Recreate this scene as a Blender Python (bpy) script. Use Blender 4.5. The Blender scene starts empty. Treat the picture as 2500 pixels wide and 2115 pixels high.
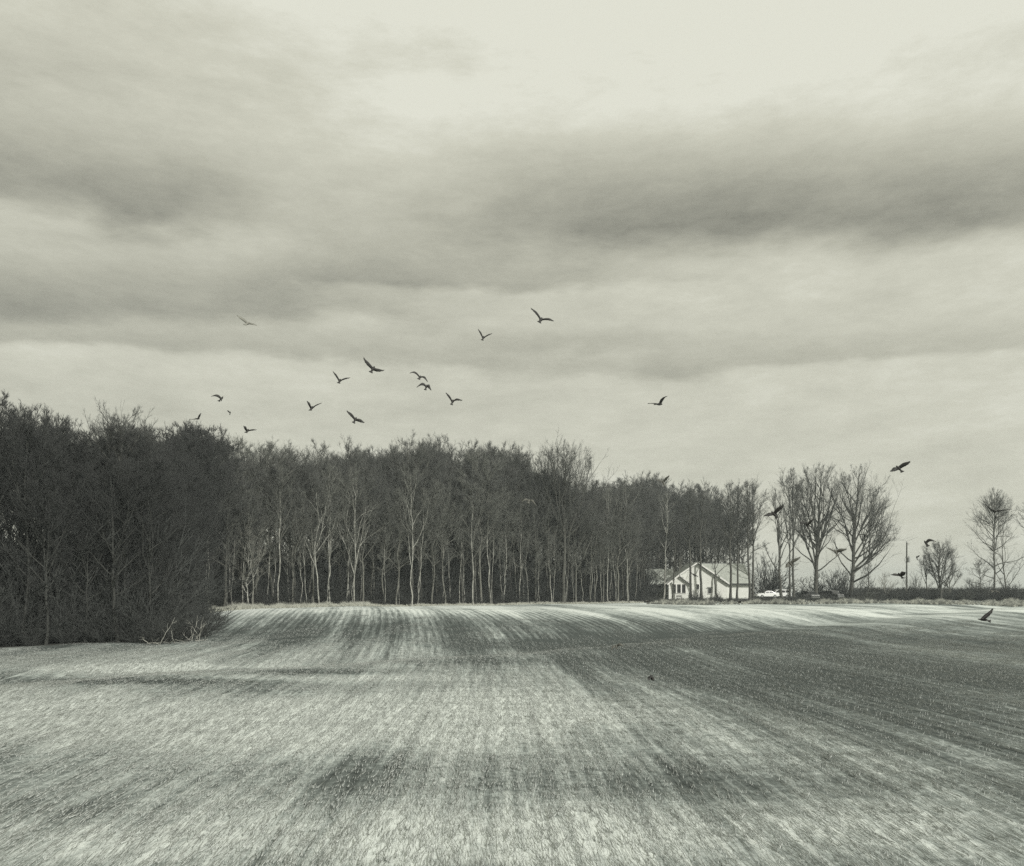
import bpy, math, random
import numpy as np
from mathutils import Vector, Matrix, Euler

# ------------------------------------------------------------------ camera, sky, sun
SC = bpy.context.scene
COL = SC.collection
CAM_Z = 4.5
FPX = 2100.0            # focal length in photo pixels (photo 2500 wide)
HX, HY = 1250.0, 1443.0

def W(px, py, D):
    """photo pixel seen at distance D along +Y -> world point"""
    return Vector(((px-HX)*D/FPX, D, CAM_Z-(py-HY)*D/FPX))

cd = bpy.data.cameras.new('camera')
cam = bpy.data.objects.new('camera', cd); COL.objects.link(cam)
cam.location = (0, 0, CAM_Z); cam.rotation_euler = (math.radians(90), 0, 0)
cd.sensor_width = 36; cd.lens = 36*FPX/2500.0
cd.shift_y = (HY-1057.5)/2500.0
cd.clip_start = 0.1; cd.clip_end = 9000
SC.camera = cam

SUN_EL = 33.0
SUN_AZ = 137.0          # degrees clockwise from +Y: behind the camera, to the right
sd = Vector((math.sin(math.radians(SUN_AZ))*math.cos(math.radians(SUN_EL)),
             math.cos(math.radians(SUN_AZ))*math.cos(math.radians(SUN_EL)),
             math.sin(math.radians(SUN_EL))))
sl = bpy.data.lights.new('sun', 'SUN'); sl.energy = 3.6; sl.angle = math.radians(0.6)
sl.color = (1.0, 0.98, 0.92)
sun = bpy.data.objects.new('sun', sl); COL.objects.link(sun)
sun.rotation_euler = sd.to_track_quat('Z', 'Y').to_euler()

class NB:
    """small helper for shader node maths"""
    def __init__(s, nt): s.nt = nt
    def val(s, x, sock):
        if isinstance(x, (int, float)): sock.default_value = x
        elif isinstance(x, tuple): sock.default_value = x if len(x) == len(sock.default_value) else x+(1,)
        else: s.nt.links.new(x, sock)
    def m(s, op, a, b=0.0, c=0.0, clamp=False):
        n = s.nt.nodes.new('ShaderNodeMath'); n.operation = op; n.use_clamp = clamp
        s.val(a, n.inputs[0]); s.val(b, n.inputs[1]); s.val(c, n.inputs[2]); return n.outputs[0]
    def comb(s, x, y, z):
        n = s.nt.nodes.new('ShaderNodeCombineXYZ')
        for v, i in zip((x, y, z), n.inputs): s.val(v, i)
        return n.outputs[0]
    def sep(s, v):
        n = s.nt.nodes.new('ShaderNodeSeparateXYZ'); s.nt.links.new(v, n.inputs[0]); return n.outputs
    def noise(s, vec, scale, detail=4, rough=.5, dist=0.0):
        n = s.nt.nodes.new('ShaderNodeTexNoise'); s.nt.links.new(vec, n.inputs['Vector'])
        n.inputs['Scale'].default_value = scale; n.inputs['Detail'].default_value = detail
        n.inputs['Roughness'].default_value = rough; n.inputs['Distortion'].default_value = dist
        return n.outputs['Fac']
    def ramp(s, f, pts):
        n = s.nt.nodes.new('ShaderNodeValToRGB'); s.nt.links.new(f, n.inputs[0])
        e = n.color_ramp.elements
        while len(e) < len(pts): e.new(0.5)
        for el, (p, c) in zip(e, pts): el.position = p; el.color = (c[0], c[1], c[2], 1)
        return n.outputs[0]
    def mix(s, f, a, b):
        n = s.nt.nodes.new('ShaderNodeMix'); n.data_type = 'RGBA'
        s.val(f, n.inputs[0]); s.val(a, n.inputs[6]); s.val(b, n.inputs[7]); return n.outputs[2]
    def sstep(s, x, a, b):
        n = s.nt.nodes.new('ShaderNodeMapRange'); n.interpolation_type = 'SMOOTHSTEP'
        s.val(x, n.inputs[0]); n.inputs[1].default_value = a; n.inputs[2].default_value = b
        return n.outputs[0]

world = bpy.data.worlds.new("World"); SC.world = world; world.use_nodes = True
wn = world.node_tree; wn.nodes.clear(); N = NB(wn)
wo = wn.nodes.new('ShaderNodeOutputWorld'); bg = wn.nodes.new('ShaderNodeBackground')
wn.links.new(bg.outputs[0], wo.inputs[0]); bg.inputs[1].default_value = 0.1
sky = wn.nodes.new('ShaderNodeTexSky'); sky.sky_type = 'NISHITA'; sky.sun_disc = False
sky.sun_elevation = math.radians(SUN_EL); sky.sun_rotation = math.radians(SUN_AZ)
tc = wn.nodes.new('ShaderNodeTexCoord')
x, y, z = N.sep(tc.outputs['Generated'])
rh = N.m('SQRT', N.m('ADD', N.m('MULTIPLY', x, x), N.m('MULTIPLY', y, y)))
v = N.m('DIVIDE', z, N.m('MAXIMUM', rh, 0.05))          # tan(elevation)
v = N.m('MINIMUM', N.m('MAXIMUM', v, -1.0), 3.0)
az = N.m('ARCTAN2', x, y)
P3 = N.comb(x, y, N.m('MULTIPLY', z, 3.2))
wob = N.m('SUBTRACT', N.noise(P3, 2.3, 3, .5), .5)
wob2 = N.m('SUBTRACT', N.noise(P3, 7.0, 4, .55), .5)
ve = N.m('DIVIDE', v, N.m('MAXIMUM', N.m('COSINE', az), .5))
vw = N.m('ADD', ve, N.m('ADD', N.m('MULTIPLY', wob, .07), N.m('MULTIPLY', wob2, .05)))
def band(v0, slope, curve, wlo, whi, amp, a0=None, a1=None):
    """a soft bank of cloud: wlo is the width of its lower edge, whi of its upper"""
    c = N.m('ADD', v0, N.m('ADD', N.m('MULTIPLY', az, slope), N.m('MULTIPLY', N.m('MULTIPLY', az, az), curve)))
    d = N.m('SUBTRACT', vw, c)
    lo = N.sstep(d, -wlo, 0.0); hi = N.m('SUBTRACT', 1.0, N.sstep(d, 0.0, whi))
    r = N.m('MULTIPLY', N.m('MULTIPLY', lo, hi), amp)
    if a0 is not None:
        r = N.m('MULTIPLY', r, N.sstep(az, a0[0], a0[1]))
    if a1 is not None:
        r = N.m('MULTIPLY', r, N.m('SUBTRACT', 1.0, N.sstep(az, a1[0], a1[1])))
    return r
tot = None
for b in [
    (0.384, -.16, 0.0, .035, .13, .40, None, (-.38, -.12)),       # upper bank, left, lower edge sloping
    (0.425, 0.02, 0.02, .050, .15, .54, (-.28, .10), None),      # big dark bank, centre to right
    (0.365, 0.01, 0.0, .016, .07, .26, (-.36, -.16), (.06, .34)),   # hard lower edge, centre
    (0.328, 0.0, 0.0, .030, .09, .38, None, (-.25, .05)),       # left bank
    (0.272, -.03, 0.0, .014, .045, .25, None, (-.12, .12)),
    (0.262, 0.02, 0.03, .012, .055, .22, (-.1, .22), None),            # thin low streak, right
    (0.300, 0.0, 0.0, .02, .02, .16, (-.12, .0), (.1, .25)),
    (0.62, 0.05, 0.0, .06, .10, .12, None, (-.1, .3)),
    (0.150, 0.0, 0.0, .08, .12, .06, None, None),
]:
    r = band(*b); tot = r if tot is None else N.m('ADD', tot, r)
tot = N.m('ADD', tot, N.m('MULTIPLY', wob, .42))
tot = N.m('ADD', tot, N.m('MULTIPLY', wob2, .42))
tot = N.m('ADD', tot, N.m('MULTIPLY', N.m('SUBTRACT', N.noise(P3, 16, 8, .78), .5), .42))
# broad light: brighter high up and to the right where the cloud thins
lift = N.m('MULTIPLY', N.m('MULTIPLY', N.sstep(v, .42, .72), N.sstep(az, -.8, .25)), .33)
left = N.m('MULTIPLY', N.m('SUBTRACT', 1.0, N.sstep(az, -.75, -.05)), .10)
low = N.m('MULTIPLY', N.m('SUBTRACT', 1.0, N.sstep(v, .10, .27)), .045)
lum = N.m('SUBTRACT', N.m('ADD', N.m('ADD', .695, low), lift), N.m('ADD', left, N.m('MULTIPLY', tot, .72)))
lum = N.m('MINIMUM', N.m('MAXIMUM', lum, .2), .84)
cl = N.ramp(lum, [(0.0, (0, 0, 0)), (.25, (2.7, 2.66, 2.15)), (.5, (4.75, 4.68, 3.8)), (.7, (6.35, 6.28, 5.2)), (.9, (8.4, 8.4, 7.3))])
cloudcol = N.mix(0.96, sky.outputs[0], cl)
wn.links.new(cloudcol, bg.inputs[0])

SC.view_settings.view_transform = 'Standard'; SC.view_settings.look = 'None'
SC.view_settings.exposure = 0.0; SC.view_settings.gamma = 1.0
SC.view_settings.use_curve_mapping = False
SC.render.engine = 'CYCLES'; SC.cycles.use_denoising = False; SC.cycles.sample_clamp_indirect = 2.0; SC.cycles.sample_clamp_direct = 3.0
SC.cycles.max_bounces = 4; SC.cycles.diffuse_bounces = 2; SC.cycles.glossy_bounces = 2
SC.cycles.caustics_reflective = False; SC.cycles.caustics_refractive = False

# ------------------------------------------------------------------ materials
def mat(name, c1, c2=None, scale=3.0, rough=.85, spec=.2, metal=0.0, bump=0.0, stretch=(1, 1, 1), detail=5):
    m = bpy.data.materials.new(name); m.use_nodes = True
    nt = m.node_tree; b = nt.nodes['Principled BSDF']; n = NB(nt)
    b.inputs['Roughness'].default_value = rough; b.inputs['Specular IOR Level'].default_value = spec
    b.inputs['Metallic'].default_value = metal
    if c2 is None: c2 = tuple(q*.8 for q in c1)
    t = nt.nodes.new('ShaderNodeTexCoord')
    mp = nt.nodes.new('ShaderNodeMapping'); mp.inputs['Scale'].default_value = stretch
    nt.links.new(t.outputs['Object'], mp.inputs[0])
    f = n.noise(mp.outputs[0], scale, detail, .6)
    col = n.ramp(f, [(.3, c2), (.7, c1)])
    nt.links.new(col, b.inputs['Base Color'])
    if bump:
        bp = nt.nodes.new('ShaderNodeBump'); bp.inputs['Strength'].default_value = bump
        bp.inputs['Distance'].default_value = .02
        nt.links.new(f, bp.inputs['Height']); nt.links.new(bp.outputs[0], b.inputs['Normal'])
    return m
M = {}
M['bark_dark'] = mat('bark_dark', (.105, .105, .092), (.05, .05, .044), 2.0, stretch=(3, 3, .6), bump=.6)
M['bark_grey'] = mat('bark_grey', (.20, .20, .175), (.08, .08, .07), 1.2, stretch=(3, 3, .5), bump=.6)
M['bark_pale'] = mat('bark_pale', (.50, .50, .45), (.09, .09, .08), 2.2, stretch=(1.5, 1.5, .7), bump=.4)
M['twig_dark'] = mat('twig_dark', (.10, .103, .096), (.07, .072, .068), .4)
M['twig_grey'] = mat('twig_grey', (.19, .195, .175), (.11, .115, .10), .4)
M['bark_ash'] = mat('bark_ash', (.46, .46, .41), (.07, .07, .065), 2.2, stretch=(1.5, 1.5, .7), bump=.4)
M['bark_black'] = mat('bark_black', (.06, .062, .056), (.035, .036, .033), 2.0, stretch=(3, 3, .6), bump=.6)
M['twig_black'] = mat('twig_black', (.048, .050, .048), (.032, .033, .032), .4)
M['twig_brown'] = mat('twig_brown', (.125, .128, .118), (.085, .088, .08), .4)
M['twig_pale'] = mat('twig_pale', (.28, .28, .245), (.16, .16, .14), .4)
M['brush'] = mat('brush', (.16, .165, .145), (.08, .085, .075), .5)
M['brush_dark'] = mat('brush_dark', (.062, .066, .062), (.042, .044, .042), .5)
M['straw'] = mat('straw', (.66, .69, .665), (.40, .425, .405), 1.2)
M['dry_grass'] = mat('dry_grass', (.62, .63, .54), (.38, .39, .34), 1.0)
M['dark_grass'] = mat('dark_grass', (.20, .21, .185), (.10, .105, .095), 1.0)
M['white_siding'] = mat('white_siding', (.80, .81, .76), (.68, .69, .64), .8, rough=.6)
M['shade_siding'] = mat('shade_siding', (.52, .54, .49), (.42, .43, .40), .8, rough=.7)  # white siding darkened, the recessed wing's shade put into its colour
M['white_trim'] = mat('white_trim', (.84, .84, .80), (.76, .76, .72), 2, rough=.5)
M['shingle'] = mat('shingle', (.44, .46, .42), (.28, .30, .27), 2.2, bump=.5, detail=8)
M['brick'] = mat('brick', (.30, .30, .27), (.16, .16, .145), 6, bump=.5)
M['dark_metal'] = mat('dark_metal', (.05, .052, .05), None, 2, rough=.5, spec=.5)
M['grey_metal'] = mat('grey_metal', (.35, .36, .35), None, 2, rough=.45, spec=.5)
M['glass'] = mat('glass', (.030, .033, .032), (.02, .02, .02), 1, rough=.12, spec=.5)
M['dark_wood'] = mat('dark_wood', (.075, .073, .065), (.04, .04, .036), 3, stretch=(6, 6, .7), bump=.4)
M['pole_wood'] = mat('pole_wood', (.12, .12, .105), (.07, .07, .06), 3, stretch=(8, 8, .5), bump=.4)
M['car_white'] = mat('car_white', (.82, .83, .81), (.77, .78, .76), 1, rough=.25, spec=.5)
M['car_dark'] = mat('car_dark', (.07, .073, .073), (.06, .06, .06), 1, rough=.25, spec=.6)
M['chrome'] = mat('chrome', (.7, .71, .7), (.6, .6, .6), 1, rough=.25, metal=.9)
M['tyre'] = mat('tyre', (.03, .03, .03), None, 5, rough=.9)
M['lamp_glass'] = mat('lamp_glass', (.75, .74, .68), None, 2, rough=.3, spec=.5)
M['headlight'] = mat('headlight', (.62, .63, .62), None, 2, rough=.12, spec=.8)
M['feather'] = mat('feather', (.035, .034, .032), (.02, .02, .019), 8, rough=.6, spec=.3)
M['feather_grey'] = mat('feather_grey', (.24, .24, .21), (.18, .18, .16), 8, rough=.7)
M['feather_brown'] = mat('feather_brown', (.13, .13, .115), (.08, .08, .07), 8, rough=.7)

# ------------------------------------------------------------------ mesh helpers
def mesh_np(name, V, F, k, material, smooth=False):
    """V (n,3), F (m,k) -> mesh"""
    me = bpy.data.meshes.new(name)
    V = np.asarray(V, np.float32); F = np.asarray(F, np.int32)
    me.vertices.add(len(V)); me.vertices.foreach_set('co', V.ravel())
    me.loops.add(F.size); me.loops.foreach_set('vertex_index', F.ravel())
    me.polygons.add(len(F))
    me.polygons.foreach_set('loop_start', np.arange(0, F.size, k, dtype=np.int32))
    me.polygons.foreach_set('loop_total', np.full(len(F), k, np.int32))
    if smooth: me.polygons.foreach_set('use_smooth', np.ones(len(F), bool))
    me.materials.append(material); me.update(calc_edges=True); me.validate()
    return me

class TriBag:
    def __init__(s): s.V = []; s.F = []; s.n = 0
    def add(s, V, F):
        V = np.asarray(V, float).reshape(-1, 3); F = np.asarray(F, int).reshape(-1, 3)
        s.V.append(V); s.F.append(F+s.n); s.n += len(V)
    def mesh(s, name, material, smooth=False):
        return mesh_np(name, np.concatenate(s.V), np.concatenate(s.F), 3, material, smooth)

def frames(T):
    ref = np.where(np.abs(T[..., 2:3]) > .9, np.array([1., 0, 0]), np.array([0, 0, 1.]))
    A = np.cross(T, ref); A /= np.linalg.norm(A, axis=-1, keepdims=True)+1e-9
    return A, np.cross(T, A)

def tubes(bag, P, R, sides):
    """P (N,K,3) polylines, R (N,K) radii; open tubes"""
    P = np.asarray(P, float); R = np.asarray(R, float)
    n, K, _ = P.shape
    T = np.gradient(P, axis=1); T /= np.linalg.norm(T, axis=-1, keepdims=True)+1e-9
    A, B = frames(T)
    an = np.arange(sides)*2*math.pi/sides
    ring = P[:, :, None, :] + R[:, :, None, None]*(A[:, :, None, :]*np.cos(an)[None, None, :, None]+B[:, :, None, :]*np.sin(an)[None, None, :, None])
    idx = np.arange(n*K*sides).reshape(n, K, sides)
    a = idx[:, :-1, :]; b = np.roll(a, -1, 2); c = idx[:, 1:, :]; d = np.roll(c, -1, 2)
    F = np.concatenate([np.stack([a, b, d], -1).reshape(-1, 3), np.stack([a, d, c], -1).reshape(-1, 3)])
    bag.add(ring.reshape(-1, 3), F)

def needles(bag, P0, P1, r):
    """three-sided spikes"""
    T = P1-P0; T = T/(np.linalg.norm(T, axis=-1, keepdims=True)+1e-9)
    A, B = frames(T); r = np.broadcast_to(np.asarray(r, float), (len(P0),))[:, None]
    an = [0, 2.094, 4.189]
    V = np.stack([P0+r*(A*math.cos(q)+B*math.sin(q)) for q in an]+[P1], 1)
    i = np.arange(len(P0))[:, None]*4
    F = np.concatenate([i+np.array([[0, 1, 3]]), i+np.array([[1, 2, 3]]), i+np.array([[2, 0, 3]])])
    bag.add(V.reshape(-1, 3), F)

def obj(name, me, parent=None, loc=None):
    o = bpy.data.objects.new(name, me); COL.objects.link(o)
    if parent is not None: o.parent = parent
    if loc is not None: o.location = loc
    return o
def tag(o, label=None, cat=None, group=None, kind=None):
    if label: o['label'] = label
    if cat: o['category'] = cat
    if group: o['group'] = group
    if kind: o['kind'] = kind
    return o
def empty(name, loc, rz=0.0):
    o = bpy.data.objects.new(name, None); COL.objects.link(o); o.location = loc
    o.rotation_euler = (0, 0, rz); o.empty_display_size = .3; return o

class MB:
    """boxes, beams and prisms collected into one mesh"""
    def __init__(s): s.v = []; s.f = []
    def hexa(s, p):      # 8 points: bottom 4 ccw, top 4 ccw
        i = len(s.v); s.v += [tuple(q) for q in p]
        s.f += [(i, i+3, i+2, i+1), (i+4, i+5, i+6, i+7), (i, i+1, i+5, i+4), (i+1, i+2, i+6, i+5), (i+2, i+3, i+7, i+6), (i+3, i, i+4, i+7)]
        return s
    def box(s, x0, x1, y0, y1, z0, z1):
        return s.hexa([(x0, y0, z0), (x1, y0, z0), (x1, y1, z0), (x0, y1, z0), (x0, y0, z1), (x1, y0, z1), (x1, y1, z1), (x0, y1, z1)])
    def prism(s, poly, y0, y1):   # polygon in xz, extruded in y
        i = len(s.v); n = len(poly)
        s.v += [(p[0], y0, p[1]) for p in poly]+[(p[0], y1, p[1]) for p in poly]
        s.f.append(tuple(range(i, i+n))); s.f.append(tuple(range(i+2*n-1, i+n-1, -1)))
        for k in range(n):
            a = i+k; b = i+(k+1) % n; s.f.append((a, a+n, b+n, b))
        return s
    def prism_x(s, poly, x0, x1):   # polygon in yz, extruded in x
        i = len(s.v); n = len(poly)
        s.v += [(x0, p[0], p[1]) for p in poly]+[(x1, p[0], p[1]) for p in poly]
        s.f.append(tuple(range(i+n-1, i-1, -1))); s.f.append(tuple(range(i+n, i+2*n)))
        for k in range(n):
            a = i+k; b = i+(k+1) % n; s.f.append((a, b, b+n, a+n))
        return s
    def cyl(s, c, axis, r, h, n=16, r2=None):
        c = Vector(c); ax = Vector(axis).normalized(); r2 = r if r2 is None else r2
        q = ax.orthogonal().normalized(); w = ax.cross(q); i = len(s.v)
        for (hh, rr) in ((0, r), (h, r2)):
            for k in range(n):
                a = 2*math.pi*k/n
                s.v.append(tuple(c+ax*hh+(q*math.cos(a)+w*math.sin(a))*rr))
        s.f.append(tuple(range(i+n-1, i-1, -1))); s.f.append(tuple(range(i+n, i+2*n)))
        for k in range(n):
            s.f.append((i+k, i+(k+1) % n, i+n+(k+1) % n, i+n+k))
        return s
    def mesh(s, name, material, bevel=0.0):
        me = bpy.data.meshes.new(name); me.from_pydata(s.v, [], s.f); me.update()
        if bevel:
            import bmesh
            bm = bmesh.new(); bm.from_mesh(me)
            bmesh.ops.bevel(bm, geom=bm.edges[:], offset=bevel, segments=1, affect='EDGES', clamp_overlap=True)
            bm.to_mesh(me); bm.free()
        me.materials.append(material); return me
    def build(s, name, material, parent=None, bevel=0.0, loc=None):
        return obj(name, s.mesh(name, material, bevel), parent, loc)

# ------------------------------------------------------------------ terrain
def sm(t):
    t = np.clip(t, 0, 1); return t*t*(3-2*t)
def ground_z(X, Y):
    X = np.asarray(X, float); Y = np.asarray(Y, float)
    y0 = 64+np.maximum(0, -X-18)*.75
    z = 2.1*sm((Y-y0)/(44+np.clip(X+20, 0, 60)*.55))**1.05
    z = z+.42*sm((Y-145)/40)
    d = (Y-(63+.9*X))/1.35
    hollow = np.exp(-((d-5)/5.5)**2)*-.55+np.exp(-((d+5)/6.5)**2)*.32
    hollow = hollow*sm((Y-25)/20)*np.exp(-(np.maximum(0, X-60)/60)**2)*np.exp(-(np.maximum(0, -X-45)/40)**2)
    z = z+hollow
    z = z-.25*np.exp(-(((X+45)/35)**2+((Y-70)/28)**2))
    z = z+.10*np.sin(X*.11+1)*np.sin(Y*.09)*sm((Y-10)/30)+.05*np.sin(X*.31+Y*.17)
    far = np.maximum(0, np.hypot(X, Y)-260)
    z = z-.0*far
    return z
def gz(x, y): return float(ground_z(x, y))

EDGE = [(-700, 62), (-300, 66), (0, 72), (345, 79), (500, 112), (760, 124), (1000, 135), (1500, 158), (1570, 165), (1588, 194), (1850, 198), (1900, 215), (2150, 230)]
def edge_D(px):
    return float(np.interp(px, [e[0] for e in EDGE], [e[1] for e in EDGE]))
def px_of(X, Y): return HX+FPX*X/Y
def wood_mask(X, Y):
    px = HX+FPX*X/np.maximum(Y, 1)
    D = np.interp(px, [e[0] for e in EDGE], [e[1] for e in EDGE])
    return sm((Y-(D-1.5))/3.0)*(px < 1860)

def rnoise(X, Y, s, seed):
    """cheap smooth value noise"""
    r = np.random.RandomState(seed); G = r.rand(256, 256)
    x = X/s+500.3; y = Y/s+300.7
    xi = np.floor(x).astype(int); yi = np.floor(y).astype(int); fx = x-xi; fy = y-yi
    fx = fx*fx*(3-2*fx); fy = fy*fy*(3-2*fy)
    g = lambda a, b: G[a % 256, b % 256]
    return (g(xi, yi)*(1-fx)+g(xi+1, yi)*fx)*(1-fy)+(g(xi, yi+1)*(1-fx)+g(xi+1, yi+1)*fx)*fy

def row_u(X, Y):
    """lateral coordinate across the drilled rows (they bend left with distance)"""
    return X+.02*Y+.0011*np.maximum(0, Y-30)**2*.9

# field patches, straw density and tone with cloud and crease shade painted in: (photo x, photo y, half-width, half-height, amount)
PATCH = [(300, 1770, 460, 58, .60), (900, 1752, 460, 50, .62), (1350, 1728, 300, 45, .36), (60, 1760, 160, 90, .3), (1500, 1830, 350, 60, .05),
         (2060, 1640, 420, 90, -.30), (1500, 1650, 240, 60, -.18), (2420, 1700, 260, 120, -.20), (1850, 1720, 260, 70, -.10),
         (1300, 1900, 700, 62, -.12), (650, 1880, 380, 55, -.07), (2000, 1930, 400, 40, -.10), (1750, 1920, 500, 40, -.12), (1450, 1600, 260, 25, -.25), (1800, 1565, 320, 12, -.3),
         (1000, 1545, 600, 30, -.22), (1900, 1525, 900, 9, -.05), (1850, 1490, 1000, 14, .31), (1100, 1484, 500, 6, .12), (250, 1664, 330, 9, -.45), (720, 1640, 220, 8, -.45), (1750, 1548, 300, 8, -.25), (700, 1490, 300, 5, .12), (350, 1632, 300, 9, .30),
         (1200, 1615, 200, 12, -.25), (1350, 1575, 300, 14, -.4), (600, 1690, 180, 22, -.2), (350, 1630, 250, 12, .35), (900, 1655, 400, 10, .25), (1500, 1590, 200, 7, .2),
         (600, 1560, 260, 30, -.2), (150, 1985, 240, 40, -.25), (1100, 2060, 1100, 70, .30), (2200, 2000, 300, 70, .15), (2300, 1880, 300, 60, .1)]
def cover_shade(X, Y):
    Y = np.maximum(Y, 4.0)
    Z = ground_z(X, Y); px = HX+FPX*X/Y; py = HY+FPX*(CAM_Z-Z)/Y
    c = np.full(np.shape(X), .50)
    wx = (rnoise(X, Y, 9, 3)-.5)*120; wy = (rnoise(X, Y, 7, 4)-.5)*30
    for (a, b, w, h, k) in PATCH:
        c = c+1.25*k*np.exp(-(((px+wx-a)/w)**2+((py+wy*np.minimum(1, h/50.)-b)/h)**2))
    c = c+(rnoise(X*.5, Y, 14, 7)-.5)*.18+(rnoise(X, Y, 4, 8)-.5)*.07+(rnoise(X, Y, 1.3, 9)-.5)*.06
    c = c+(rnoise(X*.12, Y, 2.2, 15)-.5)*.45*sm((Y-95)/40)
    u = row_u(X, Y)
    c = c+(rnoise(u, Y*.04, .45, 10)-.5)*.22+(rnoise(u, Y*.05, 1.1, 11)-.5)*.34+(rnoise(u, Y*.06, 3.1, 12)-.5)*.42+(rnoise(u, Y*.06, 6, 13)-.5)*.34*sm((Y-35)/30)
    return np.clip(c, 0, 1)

def surf_z(X, Y):
    near = (Y > 4) & (Y < 90) & (np.abs(X) < 120)
    return ground_z(X, Y)+np.where(near, (rnoise(X, Y, .7, 21)-.5)*.03+(rnoise(X, Y, 2.1, 22)-.5)*.07, 0)
def make_field():
    xs = np.concatenate([-np.geomspace(1500, 130, 12)[:-1], np.linspace(-130, 130, 521), np.geomspace(130, 1500, 12)[1:]])
    ys = np.concatenate([np.linspace(-120, 4, 12)[:-1], np.linspace(4, 60, 225), np.linspace(60, 200, 281)[1:], np.geomspace(200, 1600, 22)[1:]])
    X, Y = np.meshgrid(xs, ys); Z = surf_z(X, Y)
    Z = Z-np.clip((np.hypot(X, Y)-300)/3000, 0, 1)*.8
    V = np.stack([X, Y, Z], -1).reshape(-1, 3)
    r, c = X.shape; i = np.arange(r*c).reshape(r, c)
    F = np.stack([i[:-1, :-1], i[:-1, 1:], i[1:, 1:], i[1:, :-1]], -1).reshape(-1, 4)
    m = bpy.data.materials.new('field_soil'); m.use_nodes = True
    nt = m.node_tree; n = NB(nt); b = nt.nodes['Principled BSDF']; b.inputs['Roughness'].default_value = .95
    b.inputs['Specular IOR Level'].default_value = .1
    at = nt.nodes.new('ShaderNodeAttribute'); at.attribute_name = 'cover_shade'
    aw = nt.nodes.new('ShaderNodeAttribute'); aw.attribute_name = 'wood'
    au = nt.nodes.new('ShaderNodeAttribute'); au.attribute_name = 'row_u'
    geo = nt.nodes.new('ShaderNodeNewGeometry'); px_, py_, pz_ = n.sep(geo.outputs['Position'])
    u = au.outputs['Fac']
    rowvec = n.comb(n.m('MULTIPLY', u, 1.0), n.m('MULTIPLY', py_, .035), 0.0)
    f1 = n.noise(rowvec, 5.5, 4, .6)
    f2 = n.noise(geo.outputs['Position'], 4.0, 8, .72)
    f3 = n.noise(geo.outputs['Position'], 1.3, 6, .7)
    rows = n.m('MULTIPLY', n.m('SINE', n.m('MULTIPLY', u, 2*math.pi/.76)), .5)
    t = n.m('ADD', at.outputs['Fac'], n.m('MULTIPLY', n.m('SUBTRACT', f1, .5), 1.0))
    t = n.m('ADD', t, n.m('MULTIPLY', n.m('SUBTRACT', f2, .5), .95))
    t = n.m('ADD', t, n.m('MULTIPLY', n.m('SUBTRACT', f3, .5), .6))
    t = n.m('ADD', t, n.m('MULTIPLY', rows, n.m('ADD', .10, n.m('MULTIPLY', n.m('MULTIPLY', n.sstep(py_, 40.0, 100.0), n.sstep(n.noise(geo.outputs['Position'], .06, 2, .5), .38, .62)), .16))))
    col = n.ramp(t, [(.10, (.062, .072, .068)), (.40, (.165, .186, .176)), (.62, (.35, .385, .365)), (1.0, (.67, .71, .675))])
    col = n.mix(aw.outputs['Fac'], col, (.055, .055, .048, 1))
    nt.links.new(col, b.inputs['Base Color'])
    bp = nt.nodes.new('ShaderNodeBump'); bp.inputs['Strength'].default_value = .8; bp.inputs['Distance'].default_value = .08
    nt.links.new(t, bp.inputs['Height']); nt.links.new(bp.outputs[0], b.inputs['Normal'])
    me = mesh_np('field', V, F, 4, m, True)
    Xf, Yf = X.ravel(), Y.ravel()
    for nm, arr in (('cover_shade', cover_shade(Xf, Yf)), ('wood', wood_mask(Xf, Yf)), ('row_u', row_u(Xf, np.clip(Yf, 0, 260)))):
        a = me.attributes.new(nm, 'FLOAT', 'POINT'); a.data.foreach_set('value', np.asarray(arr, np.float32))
    tag(obj('field', me), kind='structure')
make_field()

# thin haze volume over the whole place, added to lift the dark tones
hm = bpy.data.materials.new('haze'); hm.use_nodes = True; hm.node_tree.nodes.clear()
hv = hm.node_tree.nodes.new('ShaderNodeVolumePrincipled'); hv.inputs['Density'].default_value = .0005
hv.inputs['Color'].default_value = (.86, .95, .97, 1); hv.inputs['Anisotropy'].default_value = .2
ho = hm.node_tree.nodes.new('ShaderNodeOutputMaterial'); hm.node_tree.links.new(hv.outputs[0], ho.inputs['Volume'])
def build_haze():
    mb = MB().box(-1520, 1520, -140, 1620, -3.5, 42); mb.build('haze', hm)['kind'] = 'stuff'
build_haze()

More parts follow.
